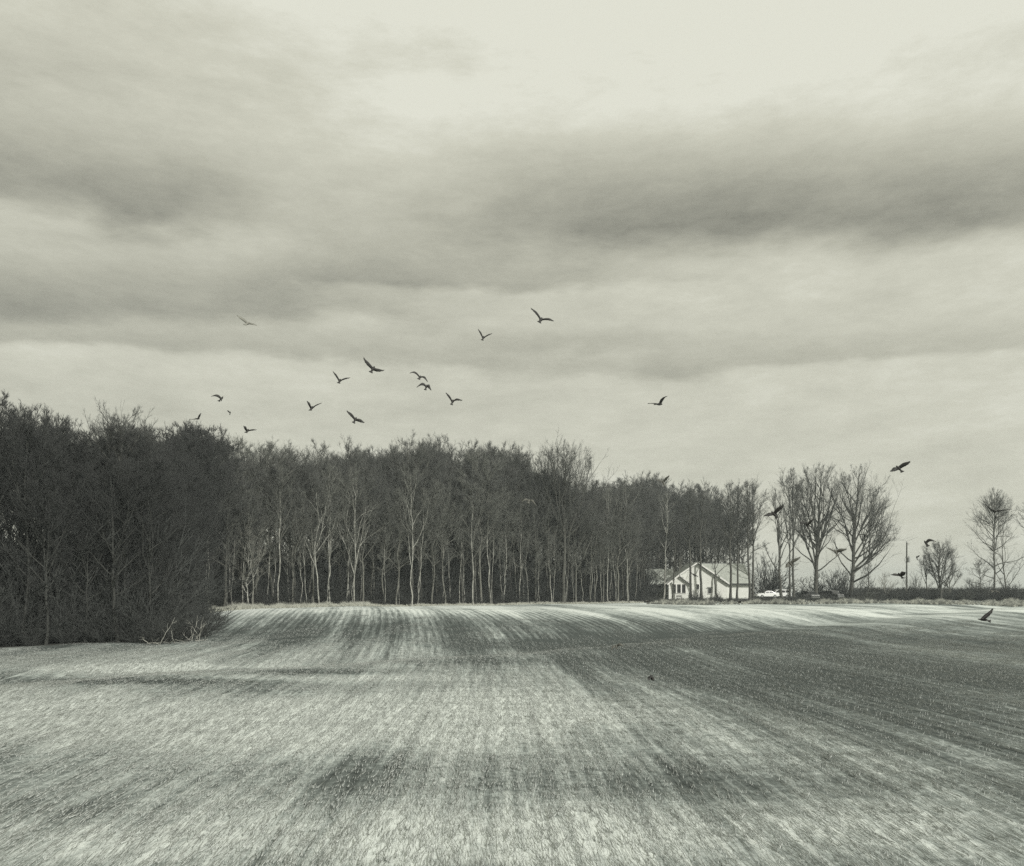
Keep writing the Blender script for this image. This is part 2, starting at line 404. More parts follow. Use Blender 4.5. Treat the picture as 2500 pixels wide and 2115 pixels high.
# ------------------------------------------------------------------ scatter of what nobody could count
def scatter(name, sources, P, rz, sc, label, cat=None, tilt=None):
    """one object: geometry-node copies of the source meshes on a point mesh"""
    n = len(P)
    me = bpy.data.meshes.new(name); me.vertices.add(n); me.vertices.foreach_set('co', np.asarray(P, np.float32).ravel())
    R = np.zeros((n, 3), np.float32); R[:, 2] = rz
    if tilt is not None: R[:, :2] = tilt
    a = me.attributes.new('rot', 'FLOAT_VECTOR', 'POINT'); a.data.foreach_set('vector', R.ravel())
    a = me.attributes.new('scl', 'FLOAT_VECTOR', 'POINT'); a.data.foreach_set('vector', np.asarray(sc, np.float32).reshape(n, 3).ravel())
    rs = np.random.RandomState(5)
    a = me.attributes.new('pick', 'INT', 'POINT'); a.data.foreach_set('value', rs.randint(0, len(sources), n).astype(np.int32))
    o = obj(name, me); tag(o, label, cat, None, 'stuff')
    coll = bpy.data.collections.new(name+'_source')
    for i, sm_ in enumerate(sources):
        coll.objects.link(bpy.data.objects.new('%s_piece_%02d' % (name, i), sm_))
    g = bpy.data.node_groups.new(name, 'GeometryNodeTree')
    g.interface.new_socket('Geometry', in_out='INPUT', socket_type='NodeSocketGeometry')
    g.interface.new_socket('Geometry', in_out='OUTPUT', socket_type='NodeSocketGeometry')
    gi = g.nodes.new('NodeGroupInput'); go = g.nodes.new('NodeGroupOutput')
    ci = g.nodes.new('GeometryNodeCollectionInfo'); ci.inputs['Collection'].default_value = coll
    ci.inputs['Separate Children'].default_value = True; ci.inputs['Reset Children'].default_value = True
    ip = g.nodes.new('GeometryNodeInstanceOnPoints'); ip.inputs['Pick Instance'].default_value = True
    def named(nm, ty):
        q = g.nodes.new('GeometryNodeInputNamedAttribute'); q.data_type = ty; q.inputs['Name'].default_value = nm
        return q.outputs[0]
    g.links.new(gi.outputs[0], ip.inputs['Points']); g.links.new(ci.outputs[0], ip.inputs['Instance'])
    g.links.new(named('pick', 'INT'), ip.inputs['Instance Index'])
    e2r = g.nodes.new('FunctionNodeEulerToRotation')
    g.links.new(named('rot', 'FLOAT_VECTOR'), e2r.inputs[0]); g.links.new(e2r.outputs[0], ip.inputs['Rotation'])
    g.links.new(named('scl', 'FLOAT_VECTOR'), ip.inputs['Scale'])
    g.links.new(ip.outputs[0], go.inputs[0])
    md = o.modifiers.new('scatter', 'NODES'); md.node_group = g
    return o

def straw_tile(seed, nstand, nlay, h=.13):
    r = np.random.RandomState(seed); bag = TriBag()
    row = r.randint(0, 5, nstand); x = -1+row*.4+.2+r.normal(0, .035, nstand); y = r.uniform(-1, 1, nstand)
    P0 = np.stack([x, y, np.full(nstand, -.03)], 1)
    P1 = P0+np.stack([r.normal(0, .035, nstand), r.normal(0, .035, nstand), r.uniform(.4, 1.0, nstand)*h+.03], 1)
    needles(bag, P0, P1, r.uniform(.004, .009, nstand))
    x = r.uniform(-1, 1, nlay); y = r.uniform(-1, 1, nlay); an = r.normal(math.pi/2, .13, nlay); L = r.uniform(.15, .75, nlay)
    P0 = np.stack([x, y, r.uniform(.005, .05, nlay)], 1)
    P1 = P0+np.stack([np.cos(an)*L, np.sin(an)*L, r.uniform(-.01, .09, nlay)], 1)
    needles(bag, P0, P1, r.uniform(.004, .011, nlay))
    return bag.mesh('straw', M['straw'])
def tilt_at(X, Y):
    e = .8
    sx = (ground_z(X+e, Y)-ground_z(X-e, Y))/(2*e); sy = (ground_z(X, Y+e)-ground_z(X, Y-e))/(2*e)
    return np.stack([np.arctan(sy), -np.arctan(sx)], 1)
rs = np.random.RandomState(77)
gx, gy = np.meshgrid(np.arange(-80, 90, 1.9), np.arange(7, 135, 1.9)); gx = gx.ravel()+rs.uniform(-.08, .08, gx.size); gy = gy.ravel()+rs.uniform(-.08, .08, gy.size)
vis = (np.abs(gx) < gy*.64+6) & (wood_mask(gx, gy) < .3) & (rs.rand(gx.size) > (gy-66)/34.)
gx, gy = gx[vis], gy[vis]; cv = cover_shade(gx, gy)+rs.normal(0, .09, gx.size)
rot = np.arctan(.02+.00198*np.maximum(0, gy-30))
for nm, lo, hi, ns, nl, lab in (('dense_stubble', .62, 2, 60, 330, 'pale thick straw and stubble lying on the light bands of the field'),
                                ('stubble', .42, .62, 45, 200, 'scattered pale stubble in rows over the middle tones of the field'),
                                ('thin_stubble', -2, .42, 30, 80, 'sparse stubble stalks on the dark bare, shade-toned patches of the field')):
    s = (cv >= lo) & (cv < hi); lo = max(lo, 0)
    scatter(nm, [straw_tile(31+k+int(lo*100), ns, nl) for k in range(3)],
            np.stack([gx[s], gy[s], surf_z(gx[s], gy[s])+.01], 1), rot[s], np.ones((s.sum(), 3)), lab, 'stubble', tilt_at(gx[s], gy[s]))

# ------------------------------------------------------------------ trees
def unit(v): return v/(np.linalg.norm(v, axis=-1, keepdims=True)+1e-9)

def grow(P, ratio, nper, K, r, ang, up, t0=.2, droop=0.0, lmin=.15, wig=.1):
    """children of polylines P (N,K0,3) with lengths; returns (N*nper,K,3)"""
    n, K0, _ = P.shape
    L = np.linalg.norm(np.diff(P, axis=1), axis=-1).sum(1)
    t = r.uniform(t0, 1.0, (n, nper)); t[:, 0] = 1.0
    f = t*(K0-1); i = np.minimum(f.astype(int), K0-2); w = (f-i)[..., None]
    ar = np.arange(n)[:, None]
    S = P[ar, i]*(1-w)+P[ar, i+1]*w
    T = unit(P[ar, i+1]-P[ar, i])
    rnd = r.normal(0, 1, (n, nper, 3)); rnd -= (rnd*T).sum(-1, keepdims=True)*T; rnd = unit(rnd)
    a = np.abs(r.normal(ang, ang*.3, (n, nper, 1)))
    a = np.where(np.arange(nper)[None, :, None] == 0, a*.3, a)
    d = unit(T*np.cos(a)+rnd*np.sin(a)+np.array([0, 0, up]))
    ln = (L[:, None]*ratio*(1.05-.55*t)*r.uniform(.65, 1.2, (n, nper)))
    ln = np.maximum(ln, lmin)[..., None]
    Q = np.zeros((n, nper, K, 3)); Q[:, :, 0] = S; cur = S; dd = d
    for k in range(1, K):
        dd = unit(dd+r.normal(0, wig, (n, nper, 3))+np.array([0, 0, up*.5-droop]))
        cur = cur+dd*ln/(K-1); Q[:, :, k] = cur
    return Q.reshape(n*nper, K, 3)

def make_tree(seed, H=22., R=3.2, base=.4, r0=.22, nl=20, ang=(1.0, .55), n2=9, n3=6, n4=6, up=.25,
              wob=.25, lean=(0, 0), forks=None, mats=('bark_dark', 'bark_dark', 'twig_dark'), tw=.012, crown_top=1.0,
              curve=.22, droop=0.0, stems=1, stem_spread=.12, egg=.5, gap=0.0, K1=8):
    """bare broadleaf tree; returns three meshes: trunk, limbs, twigs"""
    r = np.random.RandomState(seed)
    trunk = TriBag(); limb = TriBag(); twig = TriBag()
    leaders = []
    for s in range(stems):
        K = 12; tt = np.linspace(0, 1, K)
        aa = s*2.4+r.uniform(0, 1); sp = (stem_spread*H if stems > 1 else 0)
        wx = np.cumsum(r.normal(0, wob*.35, K)); wy = np.cumsum(r.normal(0, wob*.35, K)); wx -= wx[0]; wy -= wy[0]
        hh = H*(.98 if s == 0 else r.uniform(.75, .95))
        px = wx+lean[0]*H*tt+math.cos(aa)*sp*tt**.8; py = wy+lean[1]*H*tt+math.sin(aa)*sp*tt**.8
        P = np.stack([px, py, tt*hh-.3*(1-tt)], 1)
        rad = r0*(1-tt)**.75+.018; rad[0] *= 1.5; rad[1] *= 1.05
        if stems > 1: rad *= .7
        tubes(trunk, P[None], rad[None], 8); leaders.append((P, rad, hh, 1.0))
    if forks:
        P0, rad0, _, _ = leaders[0]
        for (hf, fa, az_) in forks:       # big ascending leaders leaving the trunk at height fraction hf
            k = hf*(len(P0)-1); i = int(k); s0 = P0[i]*(1-(k-i))+P0[i+1]*(k-i); K = 9
            d = np.array([math.cos(az_)*math.sin(fa), math.sin(az_)*math.sin(fa), math.cos(fa)]); cur = s0.copy(); pts = [cur.copy()]
            zc = H*(base+(1-base)*egg); c2 = s0.copy(); d2 = d.copy(); ln = 0
            while ln < H:
                d2 = unit(d2+np.array([0, 0, .012])); c2 = c2+d2*.3; ln += .3
                vz = (c2[2]-zc)/((H-zc) if c2[2] > zc else (zc-H*base*.5))
                if ((c2[0]-lean[0]*c2[2])**2+c2[1]**2)/R**2+vz*vz > .93 and c2[2] > zc*.6: break
            step = ln*r.uniform(.88, 1.0)/(K-1)
            for q in range(K-1):
                d = unit(d+r.normal(0, .07, 3)+np.array([0, 0, .012*step/.3])); cur = cur+d*step; pts.append(cur.copy())
            P = np.array(pts); tt = np.linspace(0, 1, K)
            rr = np.interp(k, np.arange(len(rad0)), rad0)*r.uniform(.42, .6)
            rad = rr*(1-tt)**.8+.016
            tubes(limb, P[None], rad[None], 6); leaders.append((P, rad, H*(1-hf), .8))
    zc = H*(base+(1-base)*egg); Rz_up = H*crown_top-zc; Rz_dn = zc-H*base*.92
    LP = []; LR = []
    for li, (P, rad, hh, wgt) in enumerate(leaders):
        m = max(5, int(nl*(1.0 if len(leaders) == 1 else (.8 if li == 0 else .55))))
        for q in range(m):
            t = (base+(.97-base)*((q+r.uniform(0, .9))/m)**.95) if li < stems else r.uniform(.2, .97)
            if r.rand() < gap: continue
            k = t*(len(P)-1); i = min(int(k), len(P)-2); s0 = P[i]*(1-(k-i))+P[i+1]*(k-i)
            rr = np.interp(k, np.arange(len(rad)), rad)
            a = ang[0]*(1-t)+ang[1]*t+r.normal(0, .12); az_ = q*2.4+r.uniform(-.6, .6)+li
            axis = np.array([P[-1][0]*0+lean[0]*zc, lean[1]*zc])
            if li >= stems:
                out = s0[:2]-axis
                if np.linalg.norm(out) > .4: az_ = math.atan2(out[1], out[0])+r.normal(0, 1.1)
            d = np.array([math.cos(az_)*math.sin(a), math.sin(az_)*math.sin(a), math.cos(a)])
            # length to the crown's envelope
            cur = s0.copy(); ln = 0; dd = d.copy()
            while ln < H*.6:
                dd = unit(dd+np.array([0, 0, curve*.12])); cur = cur+dd*.3; ln += .3
                e = ((cur[0]-lean[0]*cur[2])**2+(cur[1]-lean[1]*cur[2])**2)/R**2
                vz = (cur[2]-zc)/(Rz_up if cur[2] > zc else Rz_dn)
                if e+vz*vz > 1: break
            ln = max(ln, H*.03)*r.uniform(.78, 1.05)
            cur = s0.copy(); pts = [cur.copy()]; dd = d.copy()
            for kk in range(K1-1):
                dd = unit(dd+r.normal(0, .13, 3)+np.array([0, 0, curve*ln/(K1-1)*.40-droop])); cur = cur+dd*ln/(K1-1); pts.append(cur.copy())
            LP.append(pts); tt = np.linspace(0, 1, K1)
            LR.append(min(rr*.62, .012+.016*ln)*(1-tt)**.8+.012)
    LP = np.array(LP); LR = np.array(LR)
    tubes(limb, LP, LR, 4)
    L2 = grow(LP, .48, n2, 5, r, .72, .12, .15, droop)
    tubes(twig, L2, np.linspace(.026, tw, 5)[None]*np.ones((len(L2), 1)), 3)
    if n3:
        L3 = grow(L2, .50, n3, 3, r, .68, .12, .15, droop, .3)
        tubes(twig, L3, np.linspace(tw*1.15, tw*.75, 3)[None]*np.ones((len(L3), 1)), 3)
        if n4:
            L4 = grow(L3, .55, n4, 2, r, .65, .15, .1, droop, .28)
            needles(twig, L4[:, 0], L4[:, 1], tw*.8)
    # twigs on the leaders' tips
    tp = np.array([P[-4:] for P, _, _, _ in leaders])
    a = grow(tp, .45, 6, 3, r, .5, .15, .2); b = grow(a, .55, 4, 2, r, .5, .2, .1, 0, .3)
    tubes(twig, a, np.full((len(a), 3), tw), 3); needles(twig, b[:, 0], b[:, 1], tw*.8)
    return (trunk.mesh('trunk', M[mats[0]], True), limb.mesh('limbs', M[mats[1]]), twig.mesh('twigs', M[mats[2]]), H)

def put_tree(proto, x, y, h, label, group=None, name='bare_tree', rz=None, wide=1.0, r=random, zoff=0.0, tm=None):
    t, l, w, H = proto
    o = empty(name, (x, y, gz(x, y)+zoff), r.uniform(0, 6.28) if rz is None else rz)
    s = h/H; o.scale = (s*wide, s*wide, s)
    obj('trunk', t, o); obj('limbs', l, o); obj('twigs', w, o)
    tag(o, label, 'tree', group); return o

random.seed(4)
PI = math.pi
# --- kinds that make up the wood
DK = ('bark_dark', 'bark_dark', 'twig_dark'); GR = ('bark_grey', 'bark_grey', 'twig_brown')
PL = ('bark_ash', 'bark_grey', 'twig_grey'); PP = ('bark_pale', 'bark_pale', 'twig_grey')
wood_dark = [make_tree(100+i, 22, 3.9+.4*(i % 3), .28, .16, 30, (1.15, .45), 8, 6, 5, mats=DK, tw=.0095, wob=.35, egg=.55, forks=[(.5, .3, i*2.), (.6, .3, i*2.+3)]) for i in range(4)]
wood_corner = [make_tree(180+i, 22, 4.2+.4*i, .24, .16, 30, (1.2, .45), 9, 6, 6, mats=('bark_black', 'bark_black', 'twig_black'), tw=.012, wob=.35, egg=.5, forks=[(.45, .3, i*2.), (.6, .3, i*2.+3)]) for i in range(3)]
wood_grey = [make_tree(120+i, 22, 3.7+.4*(i % 2), .30, .14, 26, (1.1, .45), 8, 6, 5, mats=GR if i else ('bark_grey', 'bark_grey', 'twig_grey'), tw=.009, wob=.45, egg=.5, forks=[(.45, .35, i*1.5), (.55, .3, i*1.5+2.8)]) for i in range(3)]
wood_pale = [make_tree(140+i, 22, 3.2, .42, .095, 20, (.95, .45), 7, 6, 5, mats=PL, tw=.009, wob=.6, forks=[(.5, .3, 1.+i)]) for i in range(2)]
wood_slim = [make_tree(160+i, 17, 2.2, .35, .05, 17, (.9, .45), 7, 5, 4, mats=PL, tw=.009, wob=.5) for i in range(3)]

TOP = [(-700, 970), (0, 985), (60, 985), (130, 1012), (195, 1045), (235, 1062), (285, 1008), (340, 1060), (400, 1100), (440, 1052), (520, 1048), (590, 1062),
       (650, 1080), (690, 1072), (760, 1100), (840, 1085), (900, 1085), (917, 1118), (960, 1082), (1050, 1076), (1110, 1098), (1180, 1098), (1240, 1090), (1290, 1150),
       (1330, 1150), (1430, 1170), (1450, 1180), (1520, 1170), (1560, 1185), (1590, 1165), (1640, 1195), (1700, 1180), (1740, 1200), (1768, 1230), (1800, 1205), (1850, 1215), (1900, 1300)]
def top_h(px, D):
    return (HY-float(np.interp(px, [t[0] for t in TOP], [t[1] for t in TOP])))*D/FPX+CAM_Z

def edge_pts(a, b, step):
    """walk the wood's edge in world space, photo x from a to b"""
    out = []; px = a
    while px < b:
        D = edge_D(px); out.append((px, D)); X0, Y0 = (px-HX)*D/FPX, D
        q = px
        while True:
            q += 2; D2 = edge_D(q); X1 = (q-HX)*D2/FPX
            if math.hypot(X1-X0, D2-Y0) >= step: break
        px = q
    return out
SPOTS = [(-150, 'past the left edge of the picture'), (60, 'at the far left of the near corner'), (190, 'between the left edge and the tall corner tree'), (300, 'around the tall dark corner tree'), (430, 'behind the pale brush piles'),
         (560, 'around the thin tree with pale top'), (650, 'right of the pale bushy tree'), (780, 'around the crooked dead white tree'), (864, 'around the pale two-forked tree'),
         (1005, 'around the white sinuous trunk'), (1155, 'around the slender white trunk'), (1280, 'around the short left-leaning tree'), (1376, 'around the tall open-crowned tree'),
         (1440, 'around the white-edged shed'), (1484, 'around the pale sinuous tree by the house'), (1532, 'around the pale fork by the house'), (1610, 'behind the left wing of the house'),
         (1700, 'behind the gable of the house'), (1790, 'behind the right wing of the house'), (1845, 'behind the right end of the house')]
WOOD = []
def note(o, look, rowname, px): WOOD.append((o, look, rowname, px))
def label_wood():
    cls = {}
    for o, look, rowname, px in WOOD:
        sp = min(SPOTS, key=lambda q: abs(q[0]-px))[1]; cls.setdefault((look, rowname, sp), []).append((px, o))
    for (look, rowname, sp), L_ in cls.items():
        L_.sort(key=lambda q: q[0]); n = len(L_)
        for k, (px, o) in enumerate(L_):
            suf = '' if n == 1 else (', left one', ', right one')[k] if n == 2 else (', left one', ', middle one', ', right one')[k] if n == 3 else \
                ', leftmost' if k == 0 else ', rightmost' if k == n-1 else ', %s from left' % ('second', 'third', 'fourth', 'fifth', 'sixth', 'seventh', 'eighth', 'ninth')[min(k-1, 7)]
            o['label'] = '%s, %s, %s%s' % (look, rowname, sp, suf); o['group'] = 'bare trees of the wood, %s' % rowname
count = 0
RW = random.Random(9)
# front row
for px, D in edge_pts(-420, 1850, 2.9):
    x = (px-HX)*D/FPX+RW.uniform(-.6, .6); y = D+1.2+RW.uniform(-.6, 1.6); p2 = px_of(x, y)
    if 1545 < p2 < 1860: y += 4
    h = (top_h(p2, y)-gz(x, y))*RW.uniform(.68, .98)
    if p2 < 500: kind, pr, tone = 'bare_tree', RW.choice(wood_corner), 'dark'
    else:
        c = RW.random()
        if c < .3: pr, tone = RW.choice(wood_pale), 'pale-trunked'
        elif c < .7: pr, tone = RW.choice(wood_grey), 'grey-barked'
        else: pr, tone = RW.choice(wood_dark), 'dark'
    note(put_tree(pr, x, y, h, 'x', r=RW, wide=RW.uniform(.9, 1.15)), tone+' bare tree', 'front row', p2)
    count += 1
# slender saplings in front
for px, D in edge_pts(505, 1560, 1.6):
    x = (px-HX)*D/FPX+RW.uniform(-1, 1); y = D+RW.uniform(.2, 3.6); p2 = px_of(x, y)
    h = (top_h(p2, y)-gz(x, y))*RW.uniform(.4, .82)
    note(put_tree(RW.choice(wood_slim), x, y, h, 'x', name='sapling', r=RW, wide=RW.uniform(.7, 1.1)), 'pale sapling', 'wood edge', p2)
    count += 1
# rows behind
for row, (off, st) in enumerate(((4.5, 3.3), (9, 3.6), (14, 4.6))):
    for px, D in edge_pts(-300, 1840, st):
        y = D+off+RW.uniform(-1.6, 1.6)
        x = (px-HX)*D/FPX+RW.uniform(-1.4, 1.4)-off*.5*min(1, max(0, (640-px)/160)); p2 = px_of(x, y)
        if 1545 < p2 < 1870: y += 4
        h = (top_h(p2, y)-gz(x, y))*RW.uniform(.80, 1.04)
        pr = RW.choice(wood_corner if p2 < 540 else wood_dark+wood_dark+wood_grey)
        note(put_tree(pr, x, y, h, 'x', r=RW, wide=RW.uniform(.95, 1.25)), 'bare tree', ('second row', 'third row', 'fourth row')[row], p2)
        count += 1
label_wood()
# the mass behind that no one could count
PTS = []; SCL = []; RZ = []
for off, st in ((19, 4.4), (25, 4.4), (32, 4.4), (40, 4.6), (50, 5)):
    for px, D in edge_pts(-500, 1790 if off < 30 else 1740, st):
        y = D+off+RW.uniform(-2.5, 2.5); x = (px-HX)*D/FPX+RW.uniform(-2, 2)-off*.5*min(1, max(0, (640-px)/160)); p2 = px_of(x, y)
        h = (top_h(p2, y)-gz(x, y))*RW.uniform(.82, .97)
        if p2 < 330 and off > 38: continue
        PTS.append((x, y, gz(x, y))); s = h/22; SCL.append((s*1.2, s*1.2, s)); RZ.append(RW.uniform(0, 6.28))
def joined(proto):
    ms = proto[:3]; V = []; F = []; mi = []; n = 0
    mats = []
    for m in ms:
        v = np.zeros(len(m.vertices)*3, np.float32); m.vertices.foreach_get('co', v); v = v.reshape(-1, 3)
        f = np.zeros(len(m.loops), np.int32); m.loops.foreach_get('vertex_index', f); f = f.reshape(-1, 3)
        V.append(v); F.append(f+n); n += len(v)
        if m.materials[0] not in mats: mats.append(m.materials[0])
        mi.append(np.full(len(f), mats.index(m.materials[0]), np.int32))
    me = mesh_np('woodland_tree', np.concatenate(V), np.concatenate(F), 3, mats[0])
    for q in mats[1:]: me.materials.append(q)
    me.polygons.foreach_set('material_index', np.concatenate(mi)); return me
scatter('woodland', [joined(wood_dark[0]), joined(wood_dark[1]), joined(wood_grey[0])], np.array(PTS), np.array(RZ), np.array(SCL),
        'dark depth of the bare wood behind its front rows', 'woodland')

# --- brush meshes
def make_brush(seed, H=3., R=1.8, n=70, m='brush', tw=.011, up=.5, n3=7, n4=5):
    r = np.random.RandomState(seed); bag = TriBag()
    a = r.uniform(0, 6.28, n); rad = R*.35*np.sqrt(r.rand(n)); S = np.stack([np.cos(a)*rad, np.sin(a)*rad, np.full(n, -.1)], 1)
    ph = r.uniform(0, .9, n); d = np.stack([np.cos(a)*np.sin(ph), np.sin(a)*np.sin(ph), np.cos(ph)], 1)
    L = H*r.uniform(.55, 1.0, n)*np.where(ph > .5, .75, 1); K = 5; P = np.zeros((n, K, 3)); P[:, 0] = S; cur = S
    for k in range(1, K):
        d = unit(d+r.normal(0, .16, (n, 3))); cur = cur+d*(L/(K-1))[:, None]; P[:, k] = cur
    tubes(bag, P, np.linspace(tw*1.8, tw, K)[None]*np.ones((n, 1)), 3)
    L3 = grow(P, .38, n3, 3, r, .7, .1, .1, 0, .2); tubes(bag, L3, np.full((len(L3), 3), tw*.8), 3)
    L4 = grow(L3, .6, n4, 2, r, .7, .1, .1, 0, .18); needles(bag, L4[:, 0], L4[:, 1], tw*.8)
    return bag.mesh('brush', M[m])
brushes = [make_brush(300+i, 3, 1.8, 45) for i in range(2)]
dbrush = [make_brush(310+i, 3, 1.9, 50, 'brush_dark', .013) for i in range(3)]
P = []; S = []; RZ = []
for off, st, hh in ((1.0, 1.3, (.15, .5)), (2.4, 1.5, (.30, .9)), (4.0, 1.7, (.6, 1.6)), (7, 2.2, (1.0, 3.0)), (11, 2.4, (1.6, 4.2)), (16, 2.6, (2.0, 4.6)), (22, 3.0, (2.4, 4.6)), (30, 3.4, (2.6, 5)), (38, 3.6, (2.8, 5)), (47, 4, (2.8, 5)), (56, 4, (3, 5.5))):
    for px, D in edge_pts(-420, 1600 if off < 12 else 1800, st):
        y = D+off+RW.uniform(-1, 1); x = (px-HX)*D/FPX+RW.uniform(-.8, .8)-off*.5*min(1, max(0, (640-px)/160))+0*px
        if px < 345: y += .8
        k = RW.uniform(*hh)*(1.0 if px > 345 else 3.2 if off < 4 else 2.0 if off < 8 else 1.0)*(.75 if px > 1300 else 1)
        P.append((x, y, gz(x, y))); S.append((k*RW.uniform(.8, 1.1),)*2+(k,)); RZ.append(RW.uniform(0, 6.28))
scatter('undergrowth', dbrush, np.array(P), np.array(RZ), np.array(S), 'dark leafless undergrowth filling the foot of the wood', 'undergrowth')

# grass tufts
def tuft(seed, m, h=.55, n=60, spread=.25):
    r = np.random.RandomState(seed); bag = TriBag()
    a = r.uniform(0, 6.28, n); rad = spread*np.sqrt(r.rand(n)); P0 = np.stack([np.cos(a)*rad, np.sin(a)*rad, np.full(n, -.05)], 1)
    b = r.uniform(0, 6.28, n); le = np.abs(r.normal(.18, .16, n)); hh = h*r.uniform(.5, 1.1, n)
    P1 = P0+np.stack([np.cos(b)*le*hh*1.4+.1*hh, np.sin(b)*le*hh, hh], 1)
    needles(bag, P0, P1, r.uniform(.006, .013, n)); return bag.mesh('tuft', M[m])
P = []; S = []; RZ = []
for k in range(5200):
    px = RW.uniform(495, 1600); D = edge_D(px)+RW.uniform(-1.2, 1.8); x = (px-HX)*D/FPX; k2 = RW.uniform(.35, 1.1)*(1.15 if px < 900 else .7)*(.55+.9*float(rnoise(np.array([px]), np.array([D*20]), 23, 91)[0]))
    P.append((x, D, gz(x, D))); S.append((k2, k2, k2*RW.uniform(.7, 1.3))); RZ.append(RW.uniform(0, 6.28))
scatter('tall_grass', [tuft(i, 'dry_grass') for i in range(3)], np.array(P), np.array(RZ), np.array(S), 'pale dry grass along the foot of the wood at the field edge', 'grass')
P = []; S = []; RZ = []
for k in range(5200):
    px = RW.uniform(1580, 2620); D = RW.uniform(152, 171)-(0 if px > 1700 else 0); x = (px-HX)*D/FPX
    kk = RW.uniform(.3, 1.0)*(1.0+.25*math.sin(px*.031)+.25*math.sin(px*.11))
    P.append((x, D, gz(x, D))); S.append((kk, kk, kk*RW.uniform(.8, 1.5))); RZ.append(RW.uniform(0, 6.28))
scatter('rough_grass', [tuft(10+i, 'dry_grass' if i == 0 else 'dark_grass', .6) for i in range(3)], np.array(P), np.array(RZ), np.array(S), 'mixed pale and dark rough grass between the field and the house', 'grass')
P = []; S = []; RZ = []
for k in range(520):
    px = RW.uniform(1560, 2150); D = RW.uniform(166, 173.5); x = (px-HX)*D/FPX; kk = RW.uniform(.12, .34)
    if 1600 < px < 1690: kk *= .7
    P.append((x, D, gz(x, D))); S.append((kk*1.6, kk*1.6, kk)); RZ.append(RW.uniform(0, 6.28))
scatter('weeds', dbrush[:2]+brushes[:1], np.array(P), np.array(RZ), np.array(S), 'dark low weeds and brambles in front of the house and cars', 'weeds')

# --- hedge and shrubs at the right
P = []; S = []; RZ = []
for k in range(560):
    px = RW.uniform(2085, 2640); D = RW.uniform(176, 196); x = (px-HX)*D/FPX; kk = RW.uniform(.55, .95)
    P.append((x, D, gz(x, D))); S.append((kk*1.25, kk*1.25, kk)); RZ.append(RW.uniform(0, 6.28))
scatter('hedgerow', dbrush+brushes[:1], np.array(P), np.array(RZ), np.array(S), 'low dark leafless hedgerow running off to the right edge', 'hedge')
def shrub(px, D, h, w, label, src=None, k=0):
    x = (px-HX)*D/FPX; me = (src or dbrush)[k % len(src or dbrush)]
    o = obj('shrub', me, None, (x, D, gz(x, D)-.05)); o.rotation_euler = (0, 0, px*.7); o.scale = (w/2.6, w/2.6, h/2.7)
    tag(o, label, 'shrub', 'shrubs along the field edge'); return o
shrub(2390, 178, 4.2, 5.2, 'rounded dark shrub at the foot of the feathery small tree on the right')
shrub(2478, 176, 3.8, 4.4, 'dark shrub in front of the hedge by the right edge', k=1)
shrub(2452, 178, 4.4, 2.8, 'narrow upright shrub at the foot of the forked thin tree', k=2)
shrub(1700, 170, 2.4, 2.2, 'dark bush against the house wall beside the two dark trunks', k=1)
shrub(1752, 170, 2.1, 1.5, 'small dark bush under the thin crooked tree by the house', k=2)
shrub(1868, 193, 9.5, 8.5, 'tall dense dark shrub at the right end of the house behind the white cars', k=0)
shrub(1895, 196, 6.0, 7, 'lower dark shrub behind the parked white cars', k=1)
shrub(1955, 192, 3.0, 6, 'low dark shrub between the white cars and the big open tree', k=2)
shrub(2010, 192, 6.2, 7.5, 'dense ivy-dark shrub between the two big open trees', k=0)
shrub(2065, 190, 7.0, 6.5, 'dense dark shrub around the foot of the second big tree', k=1)
shrub(2100, 190, 4.2, 6.0, 'loose dark shrub right of the second big tree', k=2)
shrub(1585, 172, 1.1, 3.6, 'low dark bush before the shaded wing of the house', k=1)
shrub(1612, 171, 1.0, 3.0, 'low dark bush under the pale crooked trunk by the house', k=2)
shrub(2228, 180, 5.2, 3.2, 'airy bush leaning beside the utility pole', brushes, 1)

# --- trees that stand alone
def solo(px, D, ytop, label, group=None, name='bare_tree', rz=0.0, wide=1.0, **kw):
    x = (px-HX)*D/FPX; h = (HY-ytop)*D/FPX+CAM_Z-gz(x, D)
    pr = make_tree(H=h, **kw); return put_tree(pr, x, D, h, label, group, name, rz, wide)
solo(1376, 152, 1086, 'tall open-crowned tree rising above the wood with fan of ascending limbs', seed=501, R=6.2, base=.42, r0=.30, nl=22, ang=(.75, .4), n2=6, n3=6, n4=5,
     forks=[(.40, .38, 0.1), (.42, .36, 3.1), (.46, .26, 1.6), (.50, .30, 5.9), (.52, .24, 2.5), (.45, .30, 4.3)], mats=DK, tw=.009, wob=.25)
solo(1990, 182, 1135, 'big open tree of many upright limbs right of the white cars', 'big open trees', seed=502, R=5.6, base=.20, r0=.46, nl=26, ang=(1.1, .4), n2=6, n3=6, n4=5,
     forks=[(.22, .40, 3.14), (.25, .22, .15), (.24, .16, 2.9), (.28, .30, .4), (.34, .34, 6.2), (.36, .14, 4.5), (.45, .30, 3.3)], mats=DK, tw=.0085, wob=.2, egg=.55, lean=(.04, 0), up=.2)
solo(2078, 180, 1142, 'big open tree with long limbs sweeping out to the right', 'big open trees', seed=503, R=7.6, base=.14, r0=.44, nl=30, ang=(1.25, .4), n2=6, n3=6, n4=5,
     forks=[(.24, .85, .1), (.28, .60, .2), (.34, .50, 6.1), (.22, .95, 6.2), (.42, .36, .3), (.36, .25, 3.0), (.50, .22, 2.4)], mats=DK, tw=.0085, wob=.2, egg=.38, lean=(.05, 0))
